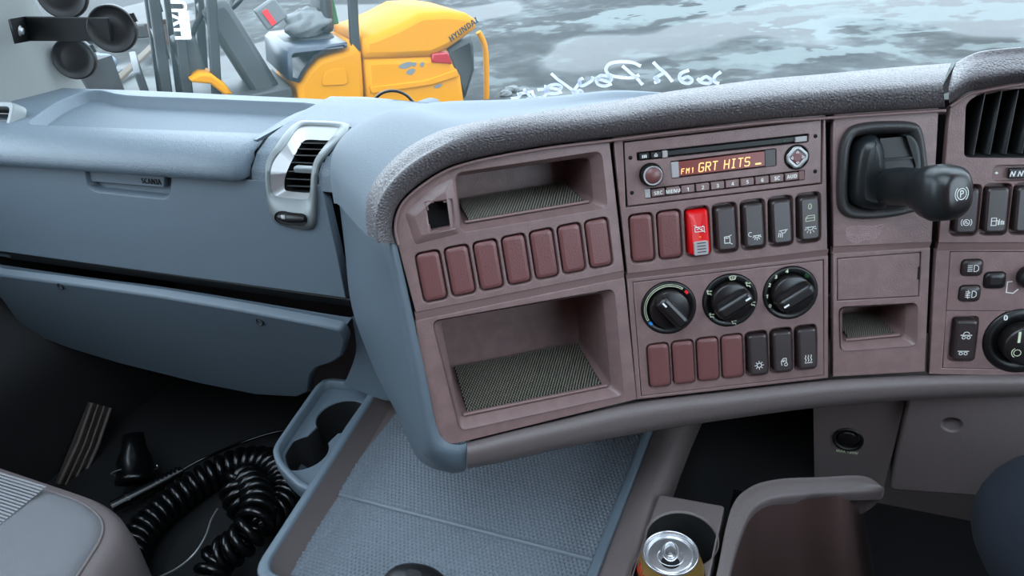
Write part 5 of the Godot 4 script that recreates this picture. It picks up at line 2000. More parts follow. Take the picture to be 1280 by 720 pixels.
	box(st, Vector3(-0.009, 0.010, 0.0148), Vector3(0.0022, 0.011, 0.0008))
	strokes(st, [arc(-9, -6, 3.2, 0, 360, 12), arc(-9, -6, 5.0, 120, 240)], 0.6, 14.6, 0.15)
	obj("pointer", st, M.print, d)
	text("numeral", "0", 0.0052, M.white, d, Vector3(-0.0165, 0.0245, -0.0005), Basis(), 0.0005, true)
	# outline of a lamp drawn on the panel
	st = stool()
	strokes(st, [[[74, -36], [70, -36.5], [70, -47], [76, -48], [80, -44]]], 0.9, -2.2, 0.12)
	obj("panel_outline", st, M.white, c)
	st = stool()
	lathe(st, [[0.011, -0.006], [0.011, 0.004], [0.0095, 0.008], [0.0, 0.009]], 24, Vector3(0.0875, -0.031, 0), turn)
	obj("control_stalk", st, M.rubber, c)
	st = stool()
	loft(st, [PackedVector3Array([Vector3(5, 3.8, -1) * MM, Vector3(5, -3.6, -4) * MM, Vector3(5, -3.6, -9) * MM, Vector3(5, 3.8, -9) * MM]), PackedVector3Array([Vector3(300, -2.2, -1) * MM, Vector3(300, -10, -4) * MM, Vector3(300, -10, -9) * MM, Vector3(300, -2.2, -9) * MM])], true, -1)
	obj("ledge", st, M.ledge, c)

# ------------------------------------------------------------------ engine tunnel, cup holders, lower console
func level(y: float) -> Transform3D:        # frame on a level: x right, y forward, z up
	return Transform3D(Basis(Vector3(1, 0, 0), Vector3(0, 0, -1), Vector3(0, 1, 0)), Vector3(0, y, 0))
func tunnel() -> void:
	var t := level(0.545)
	var tr := thing("tunnel_tray", "grey storage tray with woven-pattern rubber mat on engine tunnel", "tray", t)
	var o := pts2([[-546, 376], [-184, 376], [-180, 706], [-176, 860], [-616, 860], [-592, 706]])
	var rim_o := rp(o, 26, 6)
	var st := stool()
	loft(st, [lift(rim_o, -60), lift(rim_o, -3), lift(rp(ip(o, 1.0), 26, 6), -0.8), lift(rp(ip(o, 3.0), 25, 6), 0), lift(rp(ip(o, 9.0), 24, 6), 0), lift(rp(ip(o, 11.0), 23, 6), -1.2), lift(rp(ip(o, 12.0), 22, 6), -4)], false)
	obj("rim", st, M.side, tr)
	st = stool()
	loft(st, [lift(rp(ip(o, 12.0), 22, 6), -3.5), lift(rp(ip(o, 17.0), 20, 6), -38), lift(rp(ip(o, 19.0), 20, 6), -42)], true)
	obj("inner_wall", st, M.lower, tr)
	for z in [[386.0, 538.0], [544.0, 800.0]]:
		st = stool()
		var p := Vector3(-562, z[0], -41.5) * MM
		if z[0] < 500:
			p = Vector3(-527, z[0] + 10, -41.5) * MM
			var du := Vector3(322, 0, 0) * MM
			var dv := Vector3(0, z[1] - z[0] - 10, 0) * MM
			q4(st, p, p + du, p + du + dv, p + dv)
			bumps(st, p, du, dv, 58, 30, Vector3(0, 0, 0.0018), 0.86)
			q4(st, p + Vector3(-0.018, 0.02, 0), p + Vector3(0, 0.02, 0), p + dv, p + dv + Vector3(-0.02, 0, 0))
			bumps(st, p + Vector3(-0.019, 0.03, 0), Vector3(0.02, 0, 0), dv * 0.8, 3, 24, Vector3(0, 0, 0.0018), 0.86)
		else:
			p = Vector3(-560, z[0], -41.5) * MM
			var du := Vector3(363, 0, 0) * MM
			var dv := Vector3(0, z[1] - z[0], 0) * MM
			q4(st, p, p + du, p + du + dv, p + dv)
			bumps(st, p, du, dv, 65, 52, Vector3(0, 0, 0.0018), 0.86)
		var mt := obj("mat_section", st, M.mat, tr)
		mt.set_meta("kind", "stuff")
	st = stool()
	tube(st, PackedVector3Array([Vector3(-548, 541, -41.2) * MM, Vector3(-198, 541, -41.2) * MM]), 0.0030, 8)
	obj("mat_seam", st, M.mat, tr)
	# dark rounded grip lying on the near end of the mat
	var g := py(522, 738, 0.53)
	st = stool()
	blob(st, Vector3.ZERO, Vector3(0.042, 0.026, 0.026), 0.03, 77)
	var gp := obj("rounded_grip", st, M.rubber)
	gp.position = Vector3(g.x, 0.531, g.z)
	tag(gp, "dark rounded grip lying on near end of tunnel mat", "grip")
	# flanks of the tunnel down to the floor
	st = stool()
	var a := [Vector3(-0.550, 0.50, -0.372), Vector3(-0.60, 0.50, -0.70), Vector3(-0.62, 0.50, -0.86), Vector3(-0.63, 0.50, -1.05)]
	var b := [Vector3(-0.585, 0.36, -0.372), Vector3(-0.64, 0.36, -0.70), Vector3(-0.66, 0.36, -0.86), Vector3(-0.66, 0.36, -1.05)]
	var c := [Vector3(-0.60, FY, -0.372), Vector3(-0.66, FY, -0.70), Vector3(-0.68, FY, -0.86), Vector3(-0.68, FY, -1.05)]
	patch(st, [a, b, c], 4, 4)
	q4(st, Vector3(-0.60, FY, -0.373), Vector3(-0.10, FY, -0.373), Vector3(-0.10, 0.52, -0.373), Vector3(-0.55, 0.52, -0.373))
	tag(obj("engine_tunnel", st, M.dash), "blue-grey sloping flank of engine tunnel beside passenger foot well", "engine tunnel")
	# strip of plastic between tray and can holder
	st = stool()
	patch(st, [[Vector3(-0.184, 0.540, -0.37), Vector3(-0.180, 0.540, -0.70), Vector3(-0.176, 0.540, -0.86)], [Vector3(-0.170, 0.550, -0.37), Vector3(-0.166, 0.550, -0.70), Vector3(-0.162, 0.550, -0.86)],
		[Vector3(-0.150, 0.548, -0.37), Vector3(-0.143, 0.548, -0.70), Vector3(-0.130, 0.548, -0.86)], [Vector3(-0.147, 0.49, -0.37), Vector3(-0.140, 0.49, -0.70), Vector3(-0.127, 0.49, -0.86)]], 4, 3)
	tag(obj("tunnel_side_strip", st, M.lower), "narrow grey plastic strip between woven mat tray and can holder", "console trim")
	# can holder with two joined round pockets
	var th := level(0.556)
	var ch := thing("can_holder", "dark grey double can holder moulded beside tunnel tray", "cup holder", th)
	var far_c := py(852, 673, 0.556)
	var near_c := Vector3(far_c.x - 0.003, 0.556, far_c.z + 0.052)
	var u: Array = Geometry2D.merge_polygons(circ(far_c.x * 1000, -far_c.z * 1000, 36.5, 36), circ(near_c.x * 1000, -near_c.z * 1000, 36.5, 36))
	var hole: PackedVector2Array = ccw(u[0])
	var blk := ccw(uv(th, [[823, 617], [906, 632]]) + PackedVector2Array([Vector2(-72, 380), Vector2(-148, 380)]))
	st = stool()
	plate(st, rp(blk, 4, 3), [hole], 60, 2.0)
	obj("block", st, M.lower, ch)
	st = stool()
	loft(st, [lift(hole, -2), lift(ip(hole, 1.0), -80)], true)
	obj("pocket", st, M.gap, ch)
	soda_can(near_c)
	# deep shelf below the console
	st = stool()
	box(st, Vector3(-0.055, 0.492, -0.83), Vector3(0.19, 0.008, 0.26))
	box(st, Vector3(-0.112, 0.492, -0.66), Vector3(0.076, 0.008, 0.08))
	box(st, Vector3(-0.055, 0.58, -0.955), Vector3(0.19, 0.18, 0.01))
	box(st, Vector3(0.026, 0.55, -0.88), Vector3(0.008, 0.13, 0.15))
	tag(obj("deep_shelf", st, M.black), "black deep shelf recess under console behind can holder", "shelf")
	# moulded shell of the tunnel on the driver's side: rounded rim and a smooth flank with a soft edge
	var bn := thing("tunnel_shell", "brown-black moulded tunnel shell with rounded grey rim below socket", "tunnel shell")
	var ou := [[878, 800], [895, 720], [913, 637], [936, 610], [972, 599.5], [1026, 597], [1082, 596], [1106, 611]]
	var inn := [[897, 800], [912, 720], [925, 672], [940, 640], [963, 625], [1000, 620], [1050, 617], [1104, 616]]
	var r0 := []
	var r1 := []
	var r2 := []
	var r3 := []
	var r4 := []
	var r5 := []
	for k in ou.size():
		var po := py(ou[k][0], ou[k][1], 0.556)
		var pi := py(inn[k][0], inn[k][1], 0.548)
		r0.append(po + Vector3(0, -0.06 if k < 7 else -0.012, 0))
		r1.append(po + Vector3(0, -0.004, 0))
		r2.append(po.lerp(pi, 0.18) + Vector3(0, 0.002, 0))
		r3.append(po.lerp(pi, 0.72) + Vector3(0, 0.002, 0))
		r4.append(pi)
		r5.append(pi + Vector3(0.0, -0.012, -0.001))
	st = stool()
	patch(st, [r0, r1, r2, r3, r4, r5], 6, 4)
	obj("rim", st, M.lower, bn)
	st = stool()
	r0 = []
	r1 = []
	r2 = []
	for k in 6:
		r0.append(r5[k] + Vector3(0.0, 0.004, 0.0))
		r2.append(r0[-1] + Vector3(0.03, -0.30, 0.02 + 0.006 * k))
	for e in [[1040, 622, -0.650, 1056, -0.606], [1056, 625, -0.652, 1080, -0.610], [1066, 632, -0.662, 1096, -0.624], [1074, 640, -0.700, 1106, -0.670], [1080, 645, -0.80, 1114, -0.80]]:
		r0.append(pz(e[0], e[1] - 2, e[2]))
		r2.append(pz(e[3], 820, e[4]))
	for k in r0.size():
		r1.append(r0[k].lerp(r2[k], 0.35) + Vector3(0, 0, 0.006))
	patch(st, [r0, r1, r2], 5, 5)
	obj("flank", st, M.bin, bn)
	# socket panel
	var tz := Transform3D(Basis(), Vector3(0, 0, -0.748))
	var sp := thing("socket_panel", "grey lower console panel with round power socket", "control panel", tz)
	var out := ccw(uv(tz, [[1016, 490], [1135, 490], [1131, 506], [1104, 618], [1086, 612], [1018, 612]]))
	var sk := uv(tz, [[1060, 549]])[0]
	st = stool()
	plate(st, out, [circ(sk.x, sk.y, 13.5, 28)], 8, 1.0)
	obj("panel", st, M.lower, sp)
	st = stool()
	lathe(st, [[0.0170, 0.0], [0.0165, 0.0022], [0.0145, 0.0024], [0.0130, 0.0005], [0.0125, -0.004]], 32, Vector3(sk.x, sk.y, 0) * MM, Basis(Vector3.RIGHT, PI / 2))
	var so := obj("power_socket", st, M.rubber, sp)
	st = stool()
	lathe(st, [[0.0112, -0.003], [0.0108, 0.001], [0.0095, 0.0016], [0.0, 0.0016]], 28, Vector3(sk.x, sk.y, 0) * MM, Basis(Vector3.RIGHT, PI / 2))
	obj("socket_cap", st, M.knob, so)
	text("legend", "MAX 120W", 0.0030, M.print, sp, Vector3(sk.x * MM + 0.001, sk.y * MM - 0.0195, 0.0003), Basis(Vector3.BACK, 0.06), 0.0003, true)
	st = stool()
	strokes(st, [arc(0, 0, 16.4, 35, 150, 12)], 0.8, 0.1, 0.15, sk)
	obj("socket_arc", st, M.print, sp)
	# knee panel on the driver's side
	var tk := Transform3D(Basis(), Vector3(0, 0, -0.736))
	var kp := thing("knee_bolster", "smooth dark grey knee panel with screw hole beside driver's leg", "dashboard panel", tk)
	var ko := ccw(uv(tk, [[1138, 485], [1480, 480], [1480, 640], [1230, 621], [1112, 613]]))
	var kh := uv(tk, [[1190, 531]])[0]
	st = stool()
	plate(st, rp(ko, 8, 3), [circ(kh.x, kh.y, 8.5, 20)], 40, 2.5)
	obj("panel", st, M.lower, kp)
	st = stool()
	lathe(st, [[0.0085, -0.003], [0.0070, -0.012], [0.0, -0.012]], 20, Vector3(kh.x, kh.y, 0) * MM, Basis(Vector3.RIGHT, PI / 2))
	obj("screw_hole", st, M.lower, kp)
func soda_can(at: Vector3) -> void:
	var top := pd(838, 690, 0.75)
	var c := thing("soda_can", "opened gold soda can with red script standing in can holder", "can", Transform3D(Basis(Vector3.UP, deg_to_rad(0)), Vector3(at.x, top.y - 0.116, at.z)))
	c.position = Vector3(top.x, top.y - 0.116, top.z)
	var st := stool()
	lathe(st, [[0.0, 0.002], [0.022, 0.004], [0.0245, 0.0], [0.0265, 0.002], [0.0328, 0.011], [0.0331, 0.014], [0.0331, 0.094], [0.0322, 0.098], [0.0285, 0.1085], [0.0270, 0.1125]], 48)
	obj("body", st, M.gold, c)
	st = stool()
	lathe(st, [[0.0268, 0.1120], [0.0278, 0.1135], [0.0276, 0.1158], [0.0268, 0.1165], [0.0259, 0.1158], [0.0252, 0.1120], [0.0242, 0.1098], [0.0232, 0.1098], [0.0226, 0.1118], [0.0205, 0.1122], [0.0, 0.1122]], 48)
	var lid := obj("lid", st, M.alu, c)
	# drinking hole towards the camera, tab behind it
	var dir := Vector3(co.x - c.position.x, 0, co.z - c.position.z).normalized()
	var yaw := atan2(dir.x, dir.z)
	var b := Basis(Vector3.UP, yaw)
	st = stool()
	var l := PackedVector3Array()
	for p in circ(0, 0, 0.0092, 24, 0.0078):
		l.append(b * Vector3(p.x, 0.1124, 0.0095 - p.y))
	fan(st, l)
	obj("drinking_hole", st, M.gap, lid)
	st = stool()
	var ring := PackedVector3Array()
	for k in 28:
		var a := TAU * k / 28
		ring.append(b * Vector3(cos(a) * 0.0068, 0.1136, -0.0025 + sin(a) * 0.0115))
	tube(st, ring, 0.0013, 8, false, true)
	box(st, b * Vector3(0, 0.1134, 0.002), Vector3(0.011, 0.0012, 0.009), b, 0.0004)
	lathe(st, [[0.0028, 0.1134], [0.0026, 0.1150], [0.0, 0.1152]], 14, b * Vector3(0, 0, 0.0025))
	obj("pull_tab", st, M.alu, lid)
	st = stool()
	ring = PackedVector3Array()
	for k in 24:
		var a := lerpf(-0.6, PI + 0.6, k / 23.0)
		ring.append(b * Vector3(cos(a) * 0.0125, 0.1123, 0.0065 + sin(a) * 0.0115 - 0.004))
	tube(st, ring, 0.0006, 6)
	obj("score_line", st, M.alu, lid)
	# script wrapped round the shoulder and body
	for e in [["Diet Coke", 0.0095, 0.0985, -0.55, M.canred], ["CAFFEINE FREE", 0.0036, 0.0895, -0.55, M.canred]]:
		var tm := TextMesh.new()
		tm.text = e[0]
		var f := SystemFont.new()
		f.font_names = PackedStringArray(["Droid Serif"])
		f.font_italic = true
		tm.font = f
		tm.font_size = 48
		tm.pixel_size = e[1] / (48.0 * 0.715)
		tm.depth = 0.0006
		var arr := tm.get_mesh_arrays()
		var vs: PackedVector3Array = arr[Mesh.ARRAY_VERTEX]
		var ix: PackedInt32Array = arr[Mesh.ARRAY_INDEX]
		st = stool()
		for i in (ix if ix.size() else PackedInt32Array(range(vs.size()))):
			var v := vs[i]
			var an: float = yaw + e[3] + v.x / 0.0331
			var rr := 0.0336 + v.z
			var y: float = e[2] + v.y
			if y > 0.094:
				rr -= (y - 0.094) * 0.35
			st.add_vertex(Vector3(sin(an) * rr, y, cos(an) * rr))
		obj("lettering", st, e[4], c)

# ------------------------------------------------------------------ passenger foot well
func foot_well() -> void:
	# twin cup holder hanging on the tunnel
	var t := level(0.535)
	var cp := thing("cup_holder_pod", "blue-grey double cup holder pod fixed to left of tunnel tray", "cup holder", t)
	var o := ccw(loop_spline(uv(t, [[403, 474], [376, 507], [352, 541], [342, 557], [341, 568], [350, 586], [382, 612], [404, 590], [440, 532], [474, 478], [438, 474]]), 3))
	var c1 := py(427, 521, 0.52)
	var c2 := py(380, 566, 0.52)
	var nk := (c1 - c2).cross(Vector3.UP).normalized() * 0.020
	var neck := ccw(PackedVector2Array([Vector2(c1.x + nk.x, -c1.z - nk.z), Vector2(c1.x - nk.x, -c1.z + nk.z), Vector2(c2.x - nk.x, -c2.z + nk.z), Vector2(c2.x + nk.x, -c2.z - nk.z)]))
	for i in 4:
		neck[i] *= 1000.0
	var hole: PackedVector2Array = Geometry2D.merge_polygons(circ(c1.x * 1000, -c1.z * 1000, 38, 32), neck)[0]
	hole = ccw(Geometry2D.merge_polygons(hole, circ(c2.x * 1000, -c2.z * 1000, 35, 32))[0])
	var st := stool()
	loft(st, [lift(ip(o, 22), -75), lift(ip(o, 3), -30), lift(o, -10), lift(ip(o, 0.5), -2), lift(ip(o, 2), 0), lift(ip(o, 7), 0), lift(ip(o, 9), -1), lift(ip(o, 10), -15)], false)
	obj("rim", st, M.side, cp)
	st = stool()
	var inn := ip(o, 9.5)
	var hs: Array = Geometry2D.intersect_polygons(hole, ip(inn, 3.0))
	hole = ccw(hs[0])
	face(st, inn, [hole], -14)
	loft(st, [lift(hole, -14), lift(ip(hole, 1.0), -16)], false)
	obj("insert", st, M.dash, cp)
	st = stool()
	loft(st, [lift(ip(hole, 0.8), -15.5), lift(ip(hole, 2.5), -70)], true)
	obj("well", st, M.gap, cp)
	# door sill strip, ribbed
	var s0 := px_(124, 506, -1.36)
	var s1 := px_(84, 606, -1.36)
	var sill := thing("sill_strip", "brown ribbed sill strip at foot of passenger door", "sill strip")
	var dir := (s1 - s0)
	st = stool()
	for k in 4:
		var off := Vector3(0.006, 0, 0) + Vector3(0, 0, 0.0) + (dir.normalized().cross(Vector3.RIGHT)).normalized() * (0.016 * (k - 1.5))
		tube(st, PackedVector3Array([s0 + off, (s0 + s1) / 2 + off + Vector3(0.006, 0, 0), s1 + off]), 0.004 if k % 3 == 0 else 0.0025, 8)
	obj("rib", st, M.strip, sill)
	st = stool()
	var w := (dir.normalized().cross(Vector3.RIGHT)).normalized() * 0.028
	q4(st, s0 - w, s0 + w, s1 + w, s1 - w)
	obj("strip_back", st, M.strip, sill)
	# coiled trailer cable on the floor
	var R := 0.0235
	var cen := PackedVector3Array()
	for p in [[158, 716, 0.235], [170, 678, 0.235], [193, 648, 0.235], [228, 618, 0.235], [268, 592, 0.236], [305, 578, 0.237], [338, 580, 0.238], [356, 600, 0.24], [352, 628, 0.25], [330, 650, 0.262], [308, 636, 0.275], [296, 610, 0.285], [308, 600, 0.29], [322, 622, 0.295], [318, 655, 0.29], [296, 682, 0.27], [272, 700, 0.255], [262, 730, 0.24]]:
		cen.append(py(p[0], p[1], p[2]))
	var ctr := spline(cen, 24)
	var total := 0.0
	for i in ctr.size() - 1:
		total += ctr[i].distance_to(ctr[i + 1])
	var turns := total / 0.0185
	var hx := PackedVector3Array()
	var run := 0.0
	var nn := int(turns * 14)
	var seg := 0
	for k in nn:
		var want := total * k / nn
		while seg < ctr.size() - 2 and run + ctr[seg].distance_to(ctr[seg + 1]) < want:
			run += ctr[seg].distance_to(ctr[seg + 1])
			seg += 1
		var q := ctr[seg].lerp(ctr[seg + 1], clamp((want - run) / max(ctr[seg].distance_to(ctr[seg + 1]), 1e-6), 0, 1))
		var tg := (ctr[seg + 1] - ctr[seg]).normalized()
		var n1 := tg.cross(Vector3.UP).normalized()
		var n2 := n1.cross(tg)
		var an := TAU * k / 14.0
		hx.append(q + (n1 * cos(an) + n2 * sin(an)) * R)
	st = stool()
	tube(st, hx, 0.0082, 8)
	var cc := thing("coiled_cable", "black glossy coiled trailer cable heaped on foot well floor", "cable")
	obj("coil", st, M.cable, cc)
	# straight cable with ribbed sleeve
	var sc := thing("straight_cable", "thin black cable with ribbed sleeve lying behind coiled cable", "cable")
	st = stool()
	var a := py(140, 634, 0.23)
	var b := py(228, 588, 0.23)
	tube(st, PackedVector3Array([a, a.lerp(b, 0.5), b]), [0.012, 0.011, 0.009], 12)
	for k in 6:
		tube(st, PackedVector3Array([a.lerp(b, 0.62 + 0.06 * k), a.lerp(b, 0.645 + 0.06 * k)]), 0.0125, 12)
	tube(st, PackedVector3Array([a.lerp(b, 0.2), a.lerp(b, 0.24)]), 0.0145, 12)
	obj("sleeve", st, M.cable, sc)
	st = stool()
	tube(st, spline(PackedVector3Array([b, py(245, 578, 0.235), py(262, 570, 0.235), py(300, 554, 0.22), py(345, 540, 0.22), py(380, 536, 0.22)]), 5), 0.0032, 8)
	obj("lead", st, M.cable, sc)
	# round connector
	var pl := thing("cable_connector", "black round trailer connector plug lying in dark foot well", "connector", Transform3D(Basis(Vector3.UP, 0.6), py(168, 575, 0.26)))
	st = stool()
	lathe(st, [[0.0, -0.05], [0.02, -0.05], [0.024, -0.02], [0.032, 0.0], [0.034, 0.03], [0.037, 0.032], [0.037, 0.042], [0.030, 0.044], [0.028, 0.03], [0.0, 0.03]], 24, Vector3.ZERO, Basis(Vector3.RIGHT, 2.3))
	obj("shell", st, M.cable, pl)
	st = stool()
	var ring := PackedVector3Array()
	for k in 20:
		var an := TAU * k / 20 * 0.75
		ring.append(Basis(Vector3.RIGHT, 2.3) * Vector3(cos(an) * 0.041, 0.02, sin(an) * 0.041))
	tube(st, ring, 0.0012, 6)
	obj("wire_bail", st, M.silver, pl)
	# thin pale wire
	st = stool()
	tube(st, spline(PackedVector3Array([py(198, 722, 0.29), py(222, 710, 0.30), py(243, 692, 0.31), py(257, 670, 0.315), py(264, 650, 0.315), py(272, 636, 0.31)]), 6), 0.0016, 8)
	tag(obj("thin_wire", st, M.silver), "thin pale bare wire curving over coiled cable", "wire")

# ------------------------------------------------------------------ seat and driver
func seats_and_driver() -> void:
	var t := level(0.50)
	var s := thing("passenger_chair", "grey fabric passenger seat cushion with brown-grey vinyl edge", "seat", t)
	var o := pts2([[-1330, -150], [-755, -150], [-755, 300], [-800, 425], [-880, 452], [-1330, 462]])
	var st := stool()
	loft(st, [lift(rp(ip(o, 14), 60, 6), -190), lift(rp(ip(o, 2), 60, 6), -120), lift(rp(o, 60, 6), -60), lift(rp(ip(o, 3), 58, 6), -22), lift(rp(ip(o, 12), 56, 6), -6), lift(rp(ip(o, 24), 52, 6), -2)], false)
	obj("side_bolster", st, M.vinyl, s)
	st = stool()
	loft(st, [lift(rp(ip(o, 24), 52, 6), -4), lift(rp(ip(o, 26), 52, 6), 2), lift(rp(ip(o, 34), 50, 6), 8), lift(rp(ip(o, 55), 46, 6), 14), lift(rp(ip(o, 110), 40, 6), 16)], true)
	obj("cushion", st, M.fabric, s)
	st = stool()
	var seam := PackedVector3Array()
	for p in lift(rp(ip(o, 24), 52, 6), -1.0):
		seam.append(p)
	tube(st, seam, 0.0022, 6, false, true)
	obj("piping", st, M.vinyl, s)
	st = stool()
	for k in 110:
		box(st, Vector3(-1.08, -0.10 + 0.0048 * k, 0.0165), Vector3(0.26, 0.003, 0.002), Basis(), 0.0006)
	var rbd := obj("ribbed_panel", st, M.rib, s)
	rbd.set_meta("kind", "stuff")
	st = stool()
	box(st, Vector3(-1.04, 0.18, -0.245), Vector3(0.46, 0.50, 0.11), Basis(), 0.02)
	obj("seat_base", st, M.black, s)
	# backrest, behind the camera's view
	st = stool()
	box(st, Vector3(-1.04, -0.22, 0.30), Vector3(0.52, 0.12, 0.70), Basis(Vector3.RIGHT, 0.12), 0.04)
	obj("backrest", st, M.fabric, s)
	# driver: trousers from hips to ankles as one skin
	var knee := pd(1345, 672, 0.70)
	var hip := Vector3(0.50, 0.56, -0.20)
	var ank := knee + Vector3(0.06, -0.29, -0.06)
	ank.y = max(ank.y, FY + 0.10)
	var hip2 := hip + Vector3(0.19, 0, 0.02)
	var knee2 := hip2 + Vector3(0.06, 0.04, -0.44)
	var ank2 := Vector3(knee2.x - 0.02, FY + 0.10, knee2.z - 0.18)
	var bones := [[hip, knee, 0.090, 0.068], [knee, ank, 0.066, 0.052], [hip2, knee2, 0.090, 0.068], [knee2, ank2, 0.066, 0.052], [hip + Vector3(0.03, 0.03, 0.04), hip2 + Vector3(-0.03, 0.03, 0.04), 0.125, 0.125]]
	var pr := thing("person", "person in dark navy trousers seated with left knee beside lower console", "person")
	st = stool()
	nets(st, bones, 0.013)
	obj("trousers", st, M.jeans, pr)
	for a in [ank, ank2]:
		st = stool()
		var lp0: Vector3 = a
		var shoe := []
		for e in [[0.06, 0.030, 0.05], [0.03, 0.040, 0.075], [-0.04, 0.042, 0.07], [-0.12, 0.045, 0.05], [-0.18, 0.036, 0.035], [-0.205, 0.015, 0.02]]:
			var l := PackedVector3Array()
			for q in circ(0, 0, 1.0, 16):
				l.append(Vector3(lp0.x + q.x * e[1], max(FY + 0.002, FY + e[2] * (1.0 + q.y) * 0.72), lp0.z + e[0]))
			shoe.append(l)
		loft(st, shoe, true)
		obj("shoe", st, M.black, pr)
func nets(st: SurfaceTool, bones: Array, cell: float) -> void:
	var lo := Vector3(1e9, 1e9, 1e9)
	var hi := -lo
	for b in bones:
		for k in 2:
			lo = lo.min(b[k] - Vector3.ONE * (b[2] + 0.04))
			hi = hi.max(b[k] + Vector3.ONE * (b[2] + 0.04))
	var n := Vector3i(((hi - lo) / cell).ceil()) + Vector3i.ONE
	var fn := FastNoiseLite.new()
	fn.seed = 5
	fn.frequency = 9.0
	var f := PackedFloat32Array()
	f.resize(n.x * n.y * n.z)
	f.fill(1.0)
	for z in n.z:
		for y in n.y:
			for x in n.x:
				var p := lo + Vector3(x, y, z) * cell
				var acc := 0.0
				for b in bones:
					var ab: Vector3 = b[1] - b[0]
					var h: float = clamp((p - b[0]).dot(ab) / ab.length_squared(), 0, 1)
					var d: float = (p - (b[0] + ab * h)).length() - lerpf(b[2], b[3], h)
					acc += exp(-d * 45.0)
				var v := -log(max(acc, 1e-20)) / 45.0
				if abs(v) < 0.05:
					v += 0.006 * fn.get_noise_3d(p.x, p.y * 0.5, p.z * 1.6)
				f[(z * n.y + y) * n.x + x] = v
	var vid := {}
	var vs := PackedVector3Array()
	var sx := 1
	var sy := n.x
	var sz := n.x * n.y
	for z in n.z - 1:
		for y in n.y - 1:
			for x in n.x - 1:
				var i := (z * n.y + y) * n.x + x
				var cs := [f[i], f[i + sx], f[i + sy], f[i + sx + sy], f[i + sz], f[i + sx + sz], f[i + sy + sz], f[i + sx + sy + sz]]
				var neg := 0
				for c in cs:
					if c < 0:
						neg += 1
				if neg == 0 or neg == 8:
					continue
				var sum := Vector3.ZERO
				var cnt := 0
				for e in [[0, 1], [2, 3], [4, 5], [6, 7], [0, 2], [1, 3], [4, 6], [5, 7], [0, 4], [1, 5], [2, 6], [3, 7]]:
					var a: float = cs[e[0]]
					var b: float = cs[e[1]]
					if (a < 0) != (b < 0):
						var pa := Vector3(e[0] & 1, (e[0] >> 1) & 1, (e[0] >> 2) & 1)
						var pb := Vector3(e[1] & 1, (e[1] >> 1) & 1, (e[1] >> 2) & 1)
						sum += pa.lerp(pb, a / (a - b))
						cnt += 1
				vid[i] = vs.size()
				vs.append(lo + (Vector3(x, y, z) + sum / cnt) * cell)
	st.set_smooth_group(0)
	for z in range(1, n.z - 1):
		for y in range(1, n.y - 1):
			for x in range(1, n.x - 1):
				var i := (z * n.y + y) * n.x + x
				var a := f[i]
				for ax in 3:
					var d: int = [sx, sy, sz][ax]
					var b := f[i + d]
					if (a < 0) == (b < 0):
						continue
					var u: int = [sy, sz, sx][ax]
					var w: int = [sz, sx, sy][ax]
					var q := [vs[vid[i - u - w]], vs[vid[i - w]], vs[vid[i]], vs[vid[i - u]]]
					if a < 0:
						q4(st, q[0], q[1], q[2], q[3])
					else:
						q4(st, q[3], q[2], q[1], q[0])
	st.set_smooth_group(-1)

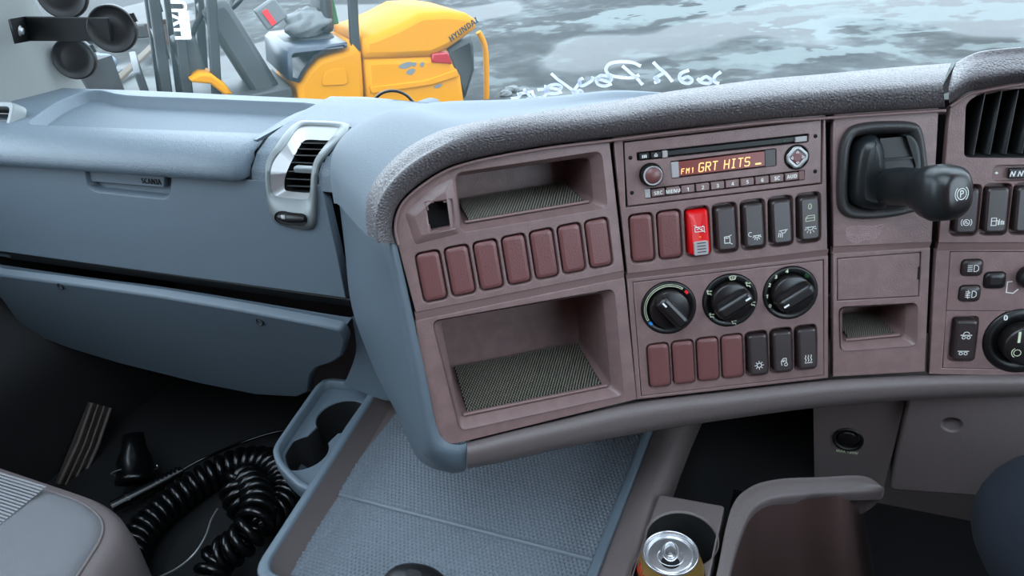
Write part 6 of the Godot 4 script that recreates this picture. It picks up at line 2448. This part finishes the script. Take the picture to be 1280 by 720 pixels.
# ------------------------------------------------------------------ on the windscreen
func windscreen_things() -> void:
	var tw := frame(Vector3(0, 0.90, -0.995), 0.0, -11.634)
	var b := thing("suction_bracket", "black angled bracket screwed to windscreen pillar holding suction cup", "bracket", tw)
	var st := stool()
	var strap := rp(ccw(uv(tw, [[30, 21.5], [134, 23], [139, 52], [37, 51.5]], 0.060)), 1.0, 2)
	loft(st, [lift(strap, 56), lift(strap, 59.4), lift(ip(strap, 0.6), 60)], true)
	var back := lift(strap, 56)
	back.reverse()
	fan(st, back)
	obj("strap", st, M.black, b)
	st = stool()
	var tab := PackedVector3Array([lp(tw, 30, 21.5, 0.060), lp(tw, 37, 51.5, 0.060), lp(tw, 18, 55, 0.115), lp(tw, 10, 25, 0.115)])
	var tb2 := PackedVector3Array()
	for p in tab:
		tb2.append(p + Vector3(0, 0, -0.004))
	loft(st, [tb2, tab], true)
	obj("bent_tab", st, M.black, b)
	st = stool()
	var sp := (tab[0] + tab[1] + tab[2] + tab[3]) / 4
	var tn := (tab[1] - tab[0]).cross(tab[3] - tab[0]).normalized()
	if tn.dot(tw.affine_inverse() * co - sp) < 0:
		tn = -tn
	sp += tn * 0.001
	lathe(st, [[0.0085, 0.0], [0.0085, 0.001], [0.0055, 0.0014], [0.0055, 0.005], [0.004, 0.006], [0.0, 0.0045]], 20, sp, Basis(Quaternion(Vector3.UP, tn)))
	obj("screw", st, M.silver, b)
	var k := 0
	for e in [[140, 36, 0.0385, 0.046], [92.5, 73, 0.0375, 0.014], [77, -8, 0.041, 0.014]]:
		var c := lp(tw, e[0], e[1], e[3])
		var su := thing("suction_cup", ["round black suction cup at end of bracket strap on windscreen", "round black suction cup below bracket strap on windscreen", "round black suction cup above bracket strap on windscreen"][k], "suction cup", tw * Transform3D(Basis(Vector3.UP, 0.62) * Basis(Vector3.RIGHT, -0.28), c), "suction cups on the windscreen")
		st = stool()
		var q := Basis(Vector3.RIGHT, PI / 2)
		lathe(st, [[0.010, -e[3] + 0.001], [0.010, -0.010], [e[2] * 0.90, -0.010], [e[2], -0.006], [e[2] * 0.985, 0.001], [e[2] * 0.96, 0.004], [e[2] * 0.90, 0.004], [e[2] * 0.86, 0.001], [e[2] * 0.5, 0.004], [0.0, 0.006]], 40, Vector3.ZERO, q)
		obj("cup", st, M.rubber, su)
		st = stool()
		box(st, Vector3(e[2] * 0.98, e[2] * 0.2, -0.002), Vector3(0.010, 0.014, 0.004), Basis(), 0.001)
		obj("release_tab", st, M.rubber, su)
		k += 1
	# script lettering stuck on the outside of the glass, read from the road
	var cropped := [
		[[640, 328], [600, 312], [540, 308], [490, 318], [470, 345], [486, 372], [540, 386], [600, 388], [632, 376]], [[556, 332], [590, 362], [625, 392], [650, 420]],
		[[420, 392], [450, 400], [482, 408], [496, 395], [480, 380], [445, 378], [424, 396], [430, 420], [462, 430], [494, 420]], [[404, 388], [398, 402], [372, 420], [345, 428], [338, 404], [352, 392]],
		[[200, 370], [228, 396], [262, 420], [300, 448], [340, 472], [352, 466], [340, 452], [306, 462], [326, 430], [340, 410]], [[166, 432], [200, 440], [236, 446], [246, 432], [222, 422], [190, 428], [172, 446], [184, 464], [216, 468], [244, 460]],
		[[132, 448], [160, 448], [172, 462], [156, 484], [124, 488], [104, 470]], [[62, 448], [80, 470], [98, 492], [80, 494]], [[104, 458], [60, 464], [30, 470]], [[0, 492], [30, 486], [44, 470]],
		[[710, 314], [736, 340], [768, 366], [800, 404]], [[756, 366], [732, 380], [716, 390], [734, 404], [716, 412]],
		[[880, 352], [846, 366], [838, 388], [852, 410], [884, 416], [900, 400], [880, 384], [856, 392]], [[930, 396], [950, 412], [984, 416], [996, 400], [972, 384], [946, 396]], [[1040, 362], [1016, 380], [1010, 404], [1030, 416]]]
	var wd := thing("window_lettering", "white mirrored script sticker along bottom of windscreen", "sticker", tw)
	for l in cropped:
		var p3 := PackedVector3Array()
		for p in l:
			p3.append(lp(tw, 640.0 + p[0] / 4.0, p[1] / 4.0, -0.007))
		var sm := spline(p3, 3)
		var ln := []
		for p in sm:
			ln.append([p.x * 1000.0, p.y * 1000.0])
		st = stool()
		strokes(st, [ln], 4.6, -7.0, 0.3)
		obj("letter", st, M.decal, wd)
	# loop of black cable rising behind the console shoulder
	st = stool()
	tube(st, spline(PackedVector3Array([pz(466, 126, -0.93), pz(478, 116, -0.93), pz(493, 113.5, -0.93), pz(508, 119, -0.93), pz(518, 130, -0.93)]), 6), 0.0022, 8)
	tag(obj("looped_cable", st, M.cable), "thin black cable loop standing up behind dashboard by windscreen", "cable")
